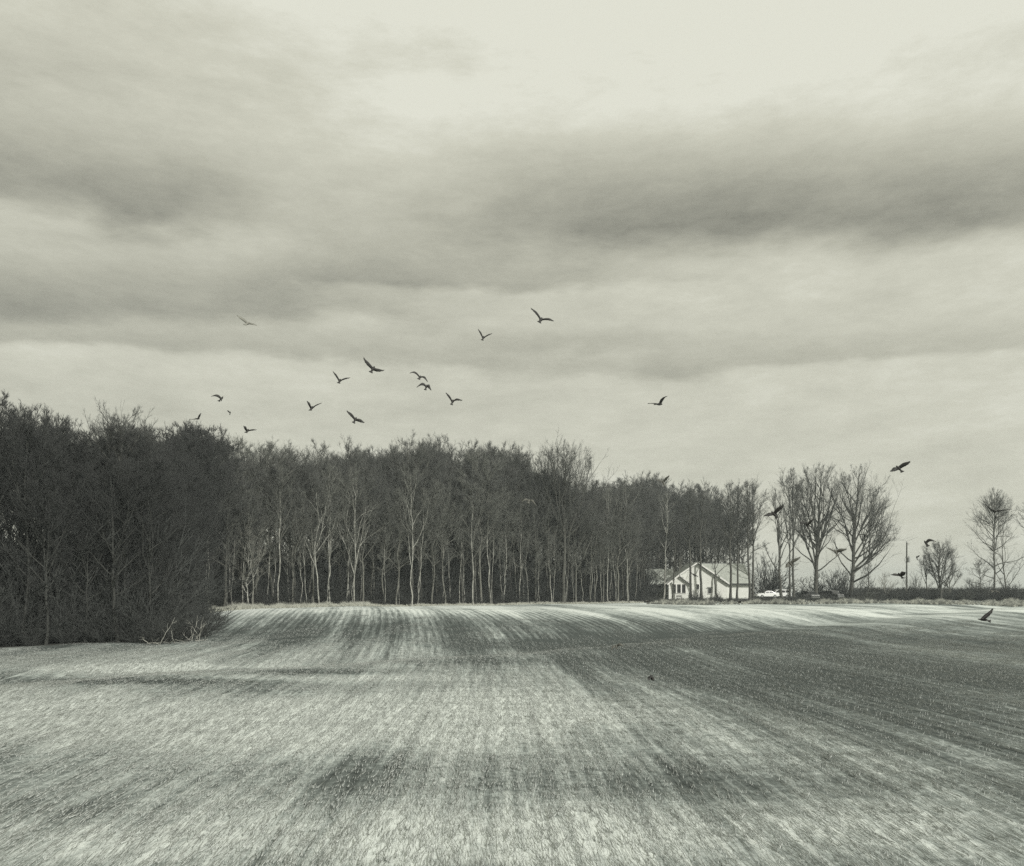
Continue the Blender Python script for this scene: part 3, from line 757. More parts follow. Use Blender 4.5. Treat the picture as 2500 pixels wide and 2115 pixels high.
solo(1909, 178, 1195, 'thin dark tree leaning left with forked top behind the white cars', seed=504, R=3.2, base=.40, r0=.27, nl=10, ang=(.6, .3), n2=6, n3=5, n4=3,
     forks=[(.32, .10, 0.3), (.26, .50, 3.0), (.36, .38, .2), (.6, .3, 3.1)], mats=DK, tw=.009, wob=.35, lean=(-.05, 0))
solo(1929, 178, 1215, 'left trunk of a close pair of straight thin trees', 'paired straight trees', seed=505, R=2.4, base=.45, r0=.20, nl=12, ang=(.7, .35), n2=6, n3=5, n4=4, mats=DK, tw=.009, wob=.2, forks=[(.5, .3, 3.1)])
solo(1938, 179, 1150, 'taller right trunk of a close pair of straight thin trees', 'paired straight trees', seed=506, R=2.8, base=.42, r0=.24, nl=20, ang=(.6, .3), n2=7, n3=6, n4=5, mats=DK, tw=.009, wob=.2, forks=[(.5, .22, .2), (.6, .2, 3.2)], lean=(-.012, 0))
# before the house
solo(1619, 172.5, 1200, 'pale crooked thin tree before the left wing of the house', seed=510, R=2.6, base=0.44, r0=.16, nl=12, ang=(.8, .4), n2=7, n3=5, n4=4, mats=PP, tw=.009, wob=.35)
solo(1641, 171.5, 1290, 'thin dark tree before the triple window', seed=511, R=1.9, base=0.44, r0=.13, nl=9, ang=(.8, .4), n2=6, n3=5, n4=4, mats=DK, tw=.010, wob=.3)
solo(1687, 171, 1185, 'straight dark tree right of the triple window, left of the forked one', seed=512, R=2.9, base=0.44, r0=.25, nl=18, ang=(.75, .35), n2=8, n3=6, n4=5, mats=DK, tw=.009, wob=.16)
solo(1713, 171, 1200, 'dark tree with curled low boughs before the middle of the gable', seed=513, R=2.7, base=0.44, r0=.26, nl=18, ang=(1.2, .35), n2=7, n3=6, n4=5, mats=DK, tw=.009, wob=.5, lean=(-.01, 0))
solo(1754, 171.5, 1330, 'thin crooked tree before the right side of the gable', seed=514, R=2.0, base=0.44, r0=.16, nl=10, ang=(.9, .4), n2=6, n3=5, n4=3, mats=DK, tw=.010, wob=.5)
solo(1783, 172, 1180, 'dark tree before the right corner of the gable', seed=515, R=2.8, base=0.44, r0=.25, nl=22, ang=(.8, .35), n2=8, n3=6, n4=5, mats=DK, tw=.009, wob=.22)
solo(1799, 173, 1190, 'slightly bent dark tree before the grey roof of the right wing', seed=516, R=2.8, base=0.44, r0=.20, nl=18, ang=(.8, .35), n2=8, n3=6, n4=5, mats=DK, tw=.009, wob=.4)
solo(1831, 172, 1175, 'straight dark tree at the right end of the house', seed=517, R=2.6, base=0.44, r0=.24, nl=18, ang=(.7, .32), n2=8, n3=6, n4=5, mats=DK, tw=.009, wob=.2)
solo(1840, 174.5, 1185, 'dark tree just right of the house corner by the lamp', seed=518, R=3.0, base=0.44, r0=.24, nl=24, ang=(1.0, .35), n2=8, n3=6, n4=5, mats=DK, tw=.009, wob=.25)
# pale trees at the wood's edge
solo(780, 124.5, 1195, 'pale dead tree with crooked white trunk rising high at the wood edge', seed=520, R=2.2, base=.45, r0=.09, nl=9, ang=(.7, .4), n2=4, n3=3, n4=0, mats=PP, tw=.014, wob=.5, forks=[(.35, .3, 2.9), (.5, .35, .2)])
solo(864, 128.5, 1160, 'pale tree with two white leaning forks in the middle of the wood edge', seed=521, R=3.0, base=.40, r0=.09, nl=12, ang=(.7, .4), n2=6, n3=4, n4=3, mats=PP, tw=.009, wob=.4, forks=[(.25, .35, 3.1), (.28, .3, .2)])
solo(1005, 133.5, 1150, 'pale tall tree with white sinuous trunk behind the crease in the field', seed=522, R=2.8, base=.45, r0=.09, nl=14, ang=(.7, .4), n2=6, n3=5, n4=4, mats=PP, tw=.009, wob=.4, forks=[(.3, .2, 2.8)])
solo(1155, 141.5, 1190, 'pale slender tree with white trunk and light spreading crown', seed=523, R=3.2, base=.38, r0=.09, nl=18, ang=(.8, .4), n2=7, n3=6, n4=5, mats=('bark_pale', 'bark_grey', 'twig_grey'), tw=.009, wob=.35)
solo(1280, 151.5, 1250, 'short pale-twigged tree leaning left near the tall open-crowned tree', seed=524, R=4.5, base=.22, r0=0.14, nl=18, ang=(1.1, .5), n2=7, n3=6, n4=5, mats=GR, tw=.009, wob=.3, lean=(-.06, 0))
solo(1484, 158.5, 1185, 'pale sinuous white-trunked tree left of the forked white one', seed=525, R=2.4, base=.5, r0=.09, nl=12, ang=(.7, .4), n2=6, n3=5, n4=5, mats=PP, tw=.009, wob=.55)
solo(1532, 162.5, 1170, 'pale forked white tree nearest the left end of the house', seed=526, R=2.7, base=.42, r0=.09, nl=14, ang=(.7, .4), n2=6, n3=5, n4=4, mats=PP, tw=.009, wob=.5, forks=[(.5, .22, 3.1)])
solo(560, 119.5, 1110, 'tall thin tree with pale upper trunk close to the dark corner', seed=527, R=2.6, base=.55, r0=0.12, nl=16, ang=(.7, .4), n2=7, n3=6, n4=5, mats=('bark_pale', 'bark_grey', 'twig_dark'), tw=.009, wob=.3)
solo(610, 118.0, 1300, 'small pale bushy tree shining at the left end of the grassy edge', seed=528, R=3.2, base=.16, r0=0.08, nl=20, ang=(1.0, .5), n2=7, n3=6, n4=4, mats=('bark_pale', 'bark_pale', 'twig_pale'), tw=.009, wob=.4)
solo(300, 84, 1006, 'dark tree standing above its neighbours in the near left corner', seed=529, R=3.6, base=.55, r0=.25, nl=16, ang=(.9, .5), n2=8, n3=6, n4=5, mats=DK, tw=.009, wob=.4, forks=[(.6, .4, .2), (.65, .35, 3.0)])
# right-hand group
solo(2117, 176, 1372, 'crooked sapling right of the second big tree', seed=530, R=1.8, base=.3, r0=.11, nl=11, ang=(.9, .5), n2=6, n3=4, n4=3, mats=DK, tw=.010, wob=.4, name='sapling')
solo(2164, 178, 1402, 'white-barked sapling in the gap before the utility pole', seed=531, R=1.7, base=.2, r0=.09, nl=10, ang=(.9, .5), n2=5, n3=3, n4=2, mats=('bark_pale', 'bark_pale', 'twig_pale'), tw=.009, wob=.3, forks=[(.2, .4, 0), (.2, .4, 3.1)], name='sapling')
solo(2296, 176, 1325, 'round-headed small tree with many stems near the utility pole', seed=532, R=3.5, base=.22, r0=.26, nl=15, ang=(.9, .45), n2=8, n3=6, n4=3, mats=DK, tw=.009, wob=.4,
     forks=[(.15, .5, .1), (.18, .45, 3.0), (.22, .3, 1.6), (.2, .3, 4.6), (.28, .25, .3)])
solo(2260, 177, 1358, 'thin upright stem at the left of the round-headed tree', seed=533, R=1.7, base=.3, r0=.13, nl=14, ang=(.8, .4), n2=7, n3=5, n4=3, mats=DK, tw=.009, wob=.3)
solo(2321, 177, 1378, 'pale small forked tree at the right of the round-headed tree', seed=534, R=1.9, base=.3, r0=.12, nl=9, ang=(.7, .4), n2=6, n3=4, n4=3, mats=GR, tw=.010, wob=.4, forks=[(.25, .45, .1), (.25, .3, 3.1)])
solo(2427, 182, 1198, 'tall greyish tree with feathery crown near the right edge', seed=535, R=4.3, base=.16, r0=.20, nl=36, ang=(1.35, .3), n2=8, n3=5, n4=3, mats=GR, tw=.009, wob=.15, forks=[(.45, .35, 3.1), (.5, .3, .1), (.6, .2, 1.5)], egg=.45)
solo(2395, 180, 1372, 'feathery small tree with level limbs left of the tall greyish one', seed=536, R=3.0, base=.2, r0=.12, nl=20, ang=(1.45, .7), n2=6, n3=5, n4=3, mats=GR, tw=.010, wob=.2)
solo(2457, 181, 1285, 'forked thin pale tree behind the bushes by the right edge', seed=537, R=3.3, base=.25, r0=.15, nl=12, ang=(.9, .4), n2=6, n3=5, n4=2, mats=GR, tw=.010, wob=.4, forks=[(.12, .45, 3.1), (.14, .4, .1)])
solo(2530, 170, 1215, 'dark tree whose crown reaches in from the right edge', seed=538, R=3.0, base=.55, r0=.24, nl=24, ang=(1.0, .5), n2=8, n3=6, n4=5, mats=DK, tw=.010, wob=.3)

# fallen pale boughs at the near corner of the wood
def boughs(px, py, D, n, seed, label, L=(1.0, 2.4)):
    r = np.random.RandomState(seed); x, y = (px-HX)*D/FPX, D; o = empty('brush_pile', (x, y, gz(x, y)))
    for k in range(n):
        bag = TriBag(); s = np.array([r.uniform(-1.6, 1.6), r.uniform(-.5, .5), .05]); a = r.uniform(0, 6.28); el = r.uniform(.25, 1.25)
        d = np.array([math.cos(a)*math.cos(el), math.sin(a)*.4*math.cos(el), math.sin(el)]); ln = r.uniform(*L); pts = [s]
        for q in range(6): d = unit(d+r.normal(0, .25, 3)); pts.append(pts[-1]+d*ln/6)
        Pn = np.array(pts)[None]; tubes(bag, Pn, np.linspace(.045, .015, 7)[None], 5)
        s2 = grow(Pn, .4, 5, 3, r, .8, .05, .3); tubes(bag, s2, np.full((5, 3), .015), 3)
        obj('bough', bag.mesh('bough', M['bark_pale']), o)
    tag(o, label, 'brush pile'); return o
boughs(385, 1560, 76, 7, 1, 'short pile of bleached upright boughs at the foot of the dark corner')
boughs(450, 1548, 80, 12, 2, 'wider heap of pale tangled boughs right of the upright ones', (1.2, 2.8))
for k, (px, D, s) in enumerate(((395, 78, 1.0), (430, 80, 1.3), (470, 84, 1.3), (500, 90, 1.2), (515, 100, .9), (350, 79, 1.2))):
    shrub(px, D, 2.2*s, 3.6*s, ['low dark bush behind the upright bleached boughs', 'dark bush behind the heap of pale boughs', 'dark bush at the right tip of the near dark corner',
          'dark bush sloping down to the light field edge', 'small dark bush at the start of the pale grass strip', 'dark bush left of the bleached boughs'][k], k=k)

# ------------------------------------------------------------------ the house
HD = 178.0
ox = (1702-HX)*HD/FPX; hz = gz(ox, HD)-.1
house = empty('house', (ox, HD, hz))
tag(house, 'white single-storey house with grey gabled roofs behind thin dark trees', 'house')
def L(px, py, D=HD):
    p = W(px, py, D); return (p.x-ox, p.z-hz)
def wall_prism(name, pts, y0, y1, m='white_siding'):
    return MB().prism(pts, y0, y1).build(name, M[m], house)
xl, _ = L(1629, 0); xr, _ = L(1781, 0); xa, za = L(1702.4, 1373); _, ze = L(0, 1423)
slope = (za-ze)/(xa-xl+.35)
xr = xl+2*(xa-xl)
# main gable wall and its body
wall_prism('gable_wall', [(xl, 0), (xr, 0), (xr, ze+.02), (xa, za-.35), (xl, ze+.02)], 0, 10)
# siding boards on the gable wall, slightly proud
def boards(parent, x0, x1, ytop_fn, yf, zmax, step=.2, holes=()):
    mb = MB(); zz = .15
    while zz < zmax:
        a, b = ytop_fn(zz+step)
        segs = [(max(x0, a), min(x1, b))]
        for (hx0, hx1, hz0, hz1) in holes:
            if zz+step > hz0 and zz < hz1:
                ns = []
                for (p, q) in segs:
                    if hx0 > p: ns.append((p, min(q, hx0)))
                    if hx1 < q: ns.append((max(p, hx1), q))
                segs = ns
        for p, q in segs:
            if q-p > .1:
                mb.hexa([(p, yf-.035, zz), (q, yf-.035, zz), (q, yf-.003, zz), (p, yf-.003, zz), (p, yf-.012, zz+step-.01), (q, yf-.012, zz+step-.01), (q, yf-.003, zz+step-.01), (p, yf-.003, zz+step-.01)])
        zz += step
    o = mb.build('siding', M['white_siding'], parent); o['kind'] = 'stuff'; return o
wA = (L(1700, 1427)+L(1706.5, 1439.5)); wB = (L(1728.5, 1436.5)+L(1737, 1449.5))
hA = (wA[0]-.05, wA[2]+.05, wA[3]-.05, wA[1]+.05); hB = (wB[0]-.05, wB[2]+.05, wB[3]-.05, wB[1]+.05)
def main_top(zv):
    if zv < ze: return (xl, xr)
    d = (zv-ze)/(za-.35-ze)
    return (xl+(xa-xl)*d+.1, xr-(xr-xa)*d-.1)
boards(house, xl+.02, xr-.02, main_top, 0, za-.7, .2, (hA, hB))
# small forward gable
PY = -1.9; D2 = HD+PY
xs0 = xl; x2a, z2a = L(1657.8, 1402.5, D2); xs1 = x2a+(x2a-xs0); z2e = ze-.02
wall_prism('porch_wall', [(xs0, 0), (xs1, 0), (xs1, z2e), (x2a, z2a-.3), (xs0, z2e)], PY, -.045)
wT = L(1641, 1427, D2)+L(1673.5, 1448.3, D2)
def small_top(zv):
    if zv < z2e: return (xs0, xs1)
    d = (zv-z2e)/(z2a-.3-z2e); return (xs0+(x2a-xs0)*d+.1, xs1-(xs1-x2a)*d-.1)
boards(house, xs0+.02, xs1-.02, small_top, PY, z2a-.5, .2, ((wT[0]-.05, wT[2]+.05, wT[3]-.05, wT[1]+.05),))
# right wing
RY = 3.0; DR = HD+RY
xw1 = L(1830, 0, DR)[0]; zre = L(0, 1424, DR-.6)[1]
wall_prism('wing_wall', [(xr+.0, 0), (xw1, 0), (xw1, zre), (xr, zre)], RY, 10.5)
boards(house, xr+.05, xw1-.02, lambda z_: (xr, xw1), RY, zre-.2, .2)
# left wing, recessed and shaded
LY = 5.0; DL = HD+LY
xw0 = L(1586, 0, DL)[0]
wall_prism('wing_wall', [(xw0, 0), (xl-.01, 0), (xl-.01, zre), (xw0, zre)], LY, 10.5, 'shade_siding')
wd = L(1589.5, 1431.5, DL)+L(1607, 1462, DL)
dr = MB().box(wd[0], wd[2], LY-.10, LY-.01, .15, wd[1]).build('door', M['white_trim'], house, .01)
MB().box(wd[2]-.22, wd[2]-.14, LY-.17, LY-.101, 1.0, 1.12).build('handle', M['dark_metal'], dr)
MB().box(wd[0]-.12, wd[2]+.12, LY-.14, LY-.005, wd[1]+.003, wd[1]+.14).build('lintel', M['white_trim'], house)
# roofs: slabs with real thickness
def slab(name, a, b, c, d, t, m='shingle'):
    a, b, c, d = map(Vector, (a, b, c, d)); nrm = (b-a).cross(d-a).normalized()
    if nrm.z < 0: nrm = -nrm
    pts = [p-nrm*t for p in (a, b, c, d)]+[a, b, c, d]
    return MB().hexa(pts).build(name, M[m], house)
ov = .55
def gable_roof(x0, xa_, x1, z0, za_, yf, yb, t=.14):
    s = (za_-z0)/(xa_-x0); ex = .5
    slab('roof_slope', (x0-ex, yf, z0-ex*s), (xa_, yf, za_), (xa_, yb, za_), (x0-ex, yb, z0-ex*s), t)
    slab('roof_slope', (xa_+.002, yf, za_), (x1+ex, yf, z0-ex*s), (x1+ex, yb, z0-ex*s), (xa_+.002, yb, za_), t)
    def rake(p, q, y):
        p, q = Vector(p), Vector(q); d = (q-p).normalized(); n = Vector((-d.z, 0, d.x));
        if n.z < 0: n = -n
        up = n*.03; dn = n*-.26
        pts = [(p+dn), (q+dn), (q+dn), (p+dn), (p+up), (q+up), (q+up), (p+up)]
        P8 = [Vector((v_.x, yy, v_.z)) for v_, yy in zip(pts, (y-.06, y-.06, y-.004, y-.004)*2)]
        MB().hexa(P8).build('rake_board', M['white_trim'], house)
    rake((x0-ex, 0, z0-ex*s), (xa_-.02, 0, za_), yf); rake((xa_+.02, 0, za_), (x1+ex, 0, z0-ex*s), yf)
gable_roof(xl, xa, xr, ze+.12, za+.05, -ov, 9.5)
gable_roof(xs0+.002, x2a, xs1, z2e+.11, z2a, PY-ov, -.05, .13)
# cross roofs with ridge along x
zr = L(0, 1376, HD+9)[1]; ry = 9.0
e = .6
s_ = (zr-zre-.1)/(ry-RY)
slab('roof_slope', (xa+1.2, RY-e, zre+.1-e*s_), (xw1+.5, RY-e, zre+.1-e*s_), (xw1+.5, ry, zr), (xa+1.2, ry, zr), .15)
slab('roof_slope', (xa+1.2, ry+.002, zr), (xw1+.5, ry+.002, zr), (xw1+.5, ry+6, zre), (xa+1.2, ry+6, zre), .15)
MB().box(xa+1.2, xw1+.5, ry-.12, ry+.12, zr-.02, zr+.08).build('ridge_cap', M['grey_metal'], house)
MB().box(xr+.5, xw1+.5, RY-e-.09, RY-e-.02, zre-.35, zre-.06).build('gutter', M['dark_metal'], house, .01)
zl = L(0, 1389, HD+9)[1]; sL = (zl-zre-.05)/(ry-LY)
slab('roof_slope', (xw0-.3, LY-e, zre+.1-e*sL), (xl+1.5, LY-e, zre+.1-e*sL), (xl+3.2, ry, zl), (xw0-.3, ry, zl), .15)
slab('roof_slope', (xw0-.3, ry+.002, zl), (xl+3.2, ry+.002, zl), (xl+3.2, ry+6, zre), (xw0-.3, ry+6, zre), .15)
MB().box(xw0-.3, xl-.55, LY-e-.09, LY-e-.02, zre-.55, zre-.25).build('gutter', M['dark_metal'], house, .01)
# chimney: brick courses as real steps
cx, cz = L(1660, 1361, HD+8); mb = MB(); zz = zl-1.6; k = 0
while zz < cz-.15:
    g = .03*(k % 2); mb.box(cx-.30+g, cx+.30-g, 7.6+g, 8.2-g, zz, zz+.2+.002); zz += .2; k += 1
ch = mb.build('chimney', M['brick'], house)
MB().box(cx-.38, cx+.38, 7.52, 8.28, zz+.004, zz+.14).build('chimney_cap', M['grey_metal'], ch, .02)
vx, vz = L(1669.6, 1380, HD+8)
MB().cyl((vx, 7.9, zl-1.2), (0, 0, 1), .08, vz-zl+1.2, 10).build('vent_pipe', M['grey_metal'], house)
MB().cyl((xl-.12, -.25, .1), (0, 0, 1), .055, ze-.3, 8).build('downspout', M['dark_metal'], house)
MB().box(xw1-.05, xw1+.05, RY-.08, RY-.01, 0, zre).build('corner_board', M['white_trim'], house)
MB().box(xs0-.05, xs0+.09, PY-.08, PY-.04, 0, z2e-.1).build('corner_board', M['white_trim'], house)
# windows
def window(x0, x1, z0, z1, y, panes=1, sash=False):
    mb = MB(); t = .07
    mb.box(x0-t, x1+t, y-.11, y-.002, z1, z1+t*1.4); mb.box(x0-t*1.4, x1+t*1.4, y-.15, y-.002, z0-t*1.3, z0-.002)
    mb.box(x0-t, x0-.001, y-.11, y-.002, z0, z1-.001); mb.box(x1+.001, x1+t, y-.11, y-.002, z0, z1-.001)
    w = mb.build('window', M['white_trim'], house)
    pw = (x1-x0-(panes-1)*.26)/panes
    for k in range(panes):
        a = x0+k*(pw+.26)
        MB().box(a+.002, a+pw-.002, y-.06, y-.004, z0+.002, z1-.002).build('pane', M['glass'], w)
        if k < panes-1: MB().box(a+pw, a+pw+.26, y-.12, y-.003, z0+.002, z1-.002).build('mullion', M['white_trim'], w)
    if sash:
        MB().box(x0+.003, x1-.003, y-.085, y-.062, (z0+z1)/2-.03, (z0+z1)/2+.03).build('sash_bar', M['dark_metal'], w)
window(wT[0], wT[2], wT[3], wT[1], PY, 3)
window(wA[0], wA[2], wA[3], wA[1], 0, 1, True)
window(wB[0], wB[2], wB[3], wB[1], 0, 1, True)
MB().box(wB[0]-.22, wB[2]+.2, -.24, -.16, wB[1]+.10, wB[1]+.20).build('window_hood', M['dark_metal'], house)
MB().box(xl+.0, xw1, .0, .0, 0, 0)
# wall lamp on the corner
lx, lz = L(1839.5, 1438.5, DR)
br = MB().box(xw1+.003, lx, RY+.1, RY+.16, lz-.05, lz+.02).build('lamp_arm', M['dark_metal'], house)
mb = MB(); mb.cyl((lx, RY+.13, lz-.35), (0, 0, 1), .12, .14, 12, .2); mb.cyl((lx, RY+.13, lz-.205), (0, 0, 1), .2, .3, 12, .14)
mb.build('lamp_globe', M['lamp_glass'], br)

# little shed with white edged gable
SD = 166.0
sx = (1439-HX)*SD/FPX; sz = gz(sx, SD); shed = empty('shed', (sx, SD, sz)); tag(shed, 'tiny dark shed with white-edged gable at the foot of the wood', 'shed')
zt = W(0, 1424.5, SD).z-sz; zb = W(0, 1438, SD).z-sz; hw = .85
MB().prism([(-hw*.75, 0), (hw*.75, 0), (hw*.75, zb+.1), (0, zt-.15), (-hw*.75, zb+.1)], 0, 2.0).build('wall', M['dark_wood'], shed)
for s in (-1, 1):
    p = Vector((0, 0, zt)); q = Vector((s*hw, 0, zb)); d = (q-p).normalized(); n = Vector((-d.z, 0, d.x)); n = n if n.z > 0 else -n
    pts = [p-n*.09, q-n*.09, q-n*.09, p-n*.09, p+n*.04, q+n*.04, q+n*.04, p+n*.04]
    MB().hexa([Vector((a.x+s*.003, yy, a.z)) for a, yy in zip(pts, (-.22, -.22, -.16, -.16)*2)]).build('rake_board', M['white_trim'], shed)
    pts = [p-n*.02, q-n*.02, q-n*.02, p-n*.02, p+n*.03, q+n*.03, q+n*.03, p+n*.03]
    MB().hexa([Vector((a.x+s*.003, yy, a.z)) for a, yy in zip(pts, (-.157, -.157, 2.2, 2.2)*2)]).build('roof_slope', M['dark_metal'], shed)
MB().box(-.6, .75, -.05, -.01, zb-.06, zb+.03).build('tie_beam', M['shade_siding'], shed)
MB().box(-.38, -.30, -.06, -.01, .1, zb-.07).build('door_post', M['shade_siding'], shed)
MB().box(-.29, .45, -.045, -.01, .1, zb-.09).build('door', M['dark_wood'], shed)

# garden bench before the triple window
bx_, by_ = (1659-HX)*174.3/FPX, 174.3; bench = empty('garden_bench', (bx_, by_, gz(bx_, by_)+.15), .15)
tag(bench, 'low dark garden bench on the grass below the triple window', 'bench')
for k in range(3): MB().box(-.55, .55, -.25+k*.17, -.11+k*.17, .46, .51).build('slat', M['dark_wood'], bench)
for sx_ in (-.5, .46):
    for sy_ in (-.24, .18): MB().box(sx_, sx_+.07, sy_, sy_+.07, -.2, .455).build('leg', M['dark_wood'], bench)
for sx_ in (-.5, .46): MB().box(sx_, sx_+.07, .25, .31, -.2, 1.0).build('back_post', M['dark_wood'], bench)
for k in range(2): MB().box(-.55, .55, .32, .36, .66+k*.17, .78+k*.17).build('back_slat', M['dark_wood'], bench)

# ------------------------------------------------------------------ vehicles
def vehicle(name, px, D, rz, label, group, body, kind='sedan', zadj=0.0):
    """x = length (front at -x), y = width"""
    x = (px-HX)*D/FPX; o = empty(name, (x, D, gz(x, D)+zadj), rz); tag(o, label, 'car', group)
    if kind == 'sedan':
        lw = [(-2.30, .50), (-2.32, .72), (-2.10, .84), (-1.0, .98), (1.70, 1.02), (2.22, .98), (2.32, .80), (2.30, .42), (1.85, .30), (-1.95, .30)]
        gh = [(-1.05, .96), (-.30, 1.40), (.10, 1.46), (.75, 1.44), (1.65, 1.02)]; tw, wb, wr = .88, 1.36, .33
        glass = [[(-.92, 1.0), (-.30, 1.34), (.16, 1.38), (.16, 1.0)], [(.22, 1.0), (.22, 1.38), (.72, 1.36), (1.30, 1.03)]]
    else:
        lw = [(-2.42, .55), (-2.45, .90), (-2.25, 1.05), (-1.35, 1.14), (2.30, 1.16), (2.42, 1.05), (2.45, .50), (2.0, .38), (-2.1, .38)]
        gh = [(-1.40, 1.10), (-.70, 1.68), (-.30, 1.78), (2.10, 1.80), (2.36, 1.14)]; tw, wb, wr = .95, 1.48, .38
        glass = [[(-1.22, 1.16), (-.68, 1.60), (.02, 1.66), (.02, 1.16)], [(.1, 1.16), (.1, 1.66), (1.05, 1.66), (1.05, 1.16)], [(1.14, 1.16), (1.14, 1.66), (1.98, 1.64), (2.10, 1.18)]]
    body_o = MB().prism(lw, -tw, tw).build('body', M[body], o, .05)
    # cabin narrows to the roof
    n = len(gh); zlo = min(g[1] for g in gh); zhi = max(g[1] for g in gh)
    ins = lambda zv: tw-.03-.17*(zv-zlo)/(zhi-zlo)
    mb = MB(); i = 0
    mb.v = [(g[0], -ins(g[1]), g[1]) for g in gh]+[(g[0], ins(g[1]), g[1]) for g in gh]
    mb.f = [tuple(range(n)), tuple(range(2*n-1, n-1, -1))]+[(k, k+n, (k+1) % n+n, (k+1) % n) for k in range(n)]
    cab = mb.build('cabin', M[body], o)
    for s in (-1, 1):
        for gpoly in glass:
            mb = MB(); q = len(gpoly)
            mb.v = [(g[0], s*(ins(g[1])+.012), g[1]) for g in gpoly]+[(g[0], s*(ins(g[1])-.02), g[1]) for g in gpoly]
            mb.f = [tuple(range(q)), tuple(range(2*q-1, q-1, -1))]+[(k, k+q, (k+1) % q+q, (k+1) % q) for k in range(q)]
            mb.build('side_window', M['glass'], cab)
    def screen(nm, a, b):   # windscreen between two profile points
        a, b = Vector((a[0], 0, a[1])), Vector((b[0], 0, b[1])); d = b-a; p = a+d*.1; q = a+d*.9
        nrm = Vector((-d.z, 0, d.x)).normalized(); nrm = nrm if nrm.z > 0 else -nrm
        wa, wb_ = ins(p.z)-.08, ins(q.z)-.08
        P8 = [p-nrm*.02+Vector((0, -wa, 0)), p-nrm*.02+Vector((0, wa, 0)), q-nrm*.02+Vector((0, wb_, 0)), q-nrm*.02+Vector((0, -wb_, 0))]
        P8 += [v_+nrm*.035 for v_ in P8]; MB().hexa(P8).build(nm, M['glass'], cab)
    screen('windscreen', gh[0], gh[1]); screen('rear_window', gh[-1], gh[-2])
    fx = lw[0][0]; rx = -fx
    zlight = .70 if kind == 'sedan' else .86
    for s in (-1, 1):
        MB().box(fx-.05, fx+.10, s*(tw-.36)-.17, s*(tw-.36)+.17, zlight-.07, zlight+.07).build('headlight', M['headlight'], body_o, .02)
        MB().box(rx-.10, rx+.05, s*(tw-.28)-.15, s*(tw-.28)+.15, zlight-.02, zlight+.16).build('tail_light', M['grey_metal'], body_o, .02)
        MB().box(gh[0][0]+.22, gh[0][0]+.38, s*(tw+.1)-.09, s*(tw+.1)+.09, gh[0][1]+.03, gh[0][1]+.18).build('mirror', M[body], body_o, .02)
    MB().box(fx-.06, fx+.05, -.34, .34, zlight-.10, zlight+.06).build('grille', M['chrome'] if body == 'car_dark' else M['dark_metal'], body_o)
    MB().box(fx-.12, fx+.08, -tw+.05, tw-.05, .40, .56).build('front_bumper', M['chrome'] if body == 'car_dark' else M[body], body_o, .03)
    MB().box(rx-.08, rx+.12, -tw+.05, tw-.05, .40, .56).build('rear_bumper', M[body], body_o, .03)
    if kind == 'suv':
        for s in (-1, 1): MB().box(-.3, 1.9, s*.62-.02, s*.62+.02, 1.80, 1.85).build('roof_rail', M['chrome'], cab)
    for sx_ in (-wb, wb):
        for s in (-1, 1):
            wobj = MB().cyl((sx_, s*(tw-.20), wr), (0, s, 0), wr, .22, 20).build('wheel', M['tyre'], o)
            MB().cyl((sx_, s*(tw+.022), wr), (0, s, 0), wr*.62, .012, 14).build('rim', M['grey_metal'], wobj)
    return o
vehicle('parked_car', 1872, 176.5, 0.12, 'white sedan parked side-on right of the house, in front of the taller white car', 'cars parked beside the house', 'car_white', 'sedan', .55)
vehicle('parked_car', 1901, 180.5, 0.10, 'tall white sport utility car parked behind the white sedan and the thin trees', 'cars parked beside the house', 'car_white', 'suv', .55)
vehicle('parked_car', 1977, 178, PI/2+.15, 'dark car facing the field just left of the first big open tree', 'cars parked beside the house', 'car_dark', 'suv', .3)
vehicle('parked_car', 2031, 179, PI/2+.45, 'dark car facing the field between the two big open trees', 'cars parked beside the house', 'car_dark', 'suv', .3)

# ------------------------------------------------------------------ utility pole
PD = 178; ppx = (2213-HX)*PD/FPX; pz = gz(ppx, PD); ptop = W(0, 1325, PD).z-pz
pole = empty('utility_pole', (ppx, PD, pz)); tag(pole, 'slim wooden utility pole with a can-shaped transformer right of the big trees', 'utility pole')
pole.rotation_euler = (0, .006, 0)
MB().cyl((0, 0, -.5), (0, 0, 1), .19, ptop+.5, 12, .13).build('pole', M['pole_wood'], pole)
zt_ = ptop*.66
tr = MB().cyl((.42, -.05, zt_), (0, 0, 1), .27, 1.0, 16).build('transformer', M['grey_metal'], pole)
MB().cyl((.42, -.05, zt_+1.002), (0, 0, 1), .27, .10, 16, .12).build('transformer_lid', M['grey_metal'], tr)
MB().cyl((.42, -.05, zt_+1.10), (0, 0, 1), .05, .28, 8).build('bushing', M['dark_metal'], tr)
MB().box(.12, .2, -.1, 0, zt_+.3, zt_+.5).build('bracket', M['dark_metal'], tr)
MB().cyl((0, 0, ptop), (0, 0, 1), .06, .3, 8).build('top_insulator', M['dark_metal'], pole)
MB().box(-.05, .55, -.04, .04, ptop-.32, ptop-.24).build('cross_arm', M['pole_wood'], pole)
bagp = TriBag(); t_ = np.linspace(0, 1, 10)
tubes(bagp, np.stack([-.2-.28*np.sin(t_*PI), -.1*np.ones(10), zt_-.1+1.3*t_], 1)[None], np.full((1, 10), .025), 5)
obj('cable_loop', bagp.mesh('cable_loop', M['dark_metal']), pole)
MB().cyl((-.2, -.12, .5), (0, 0, 1), .025, zt_-.6, 6).build('conduit', M['grey_metal'], pole)

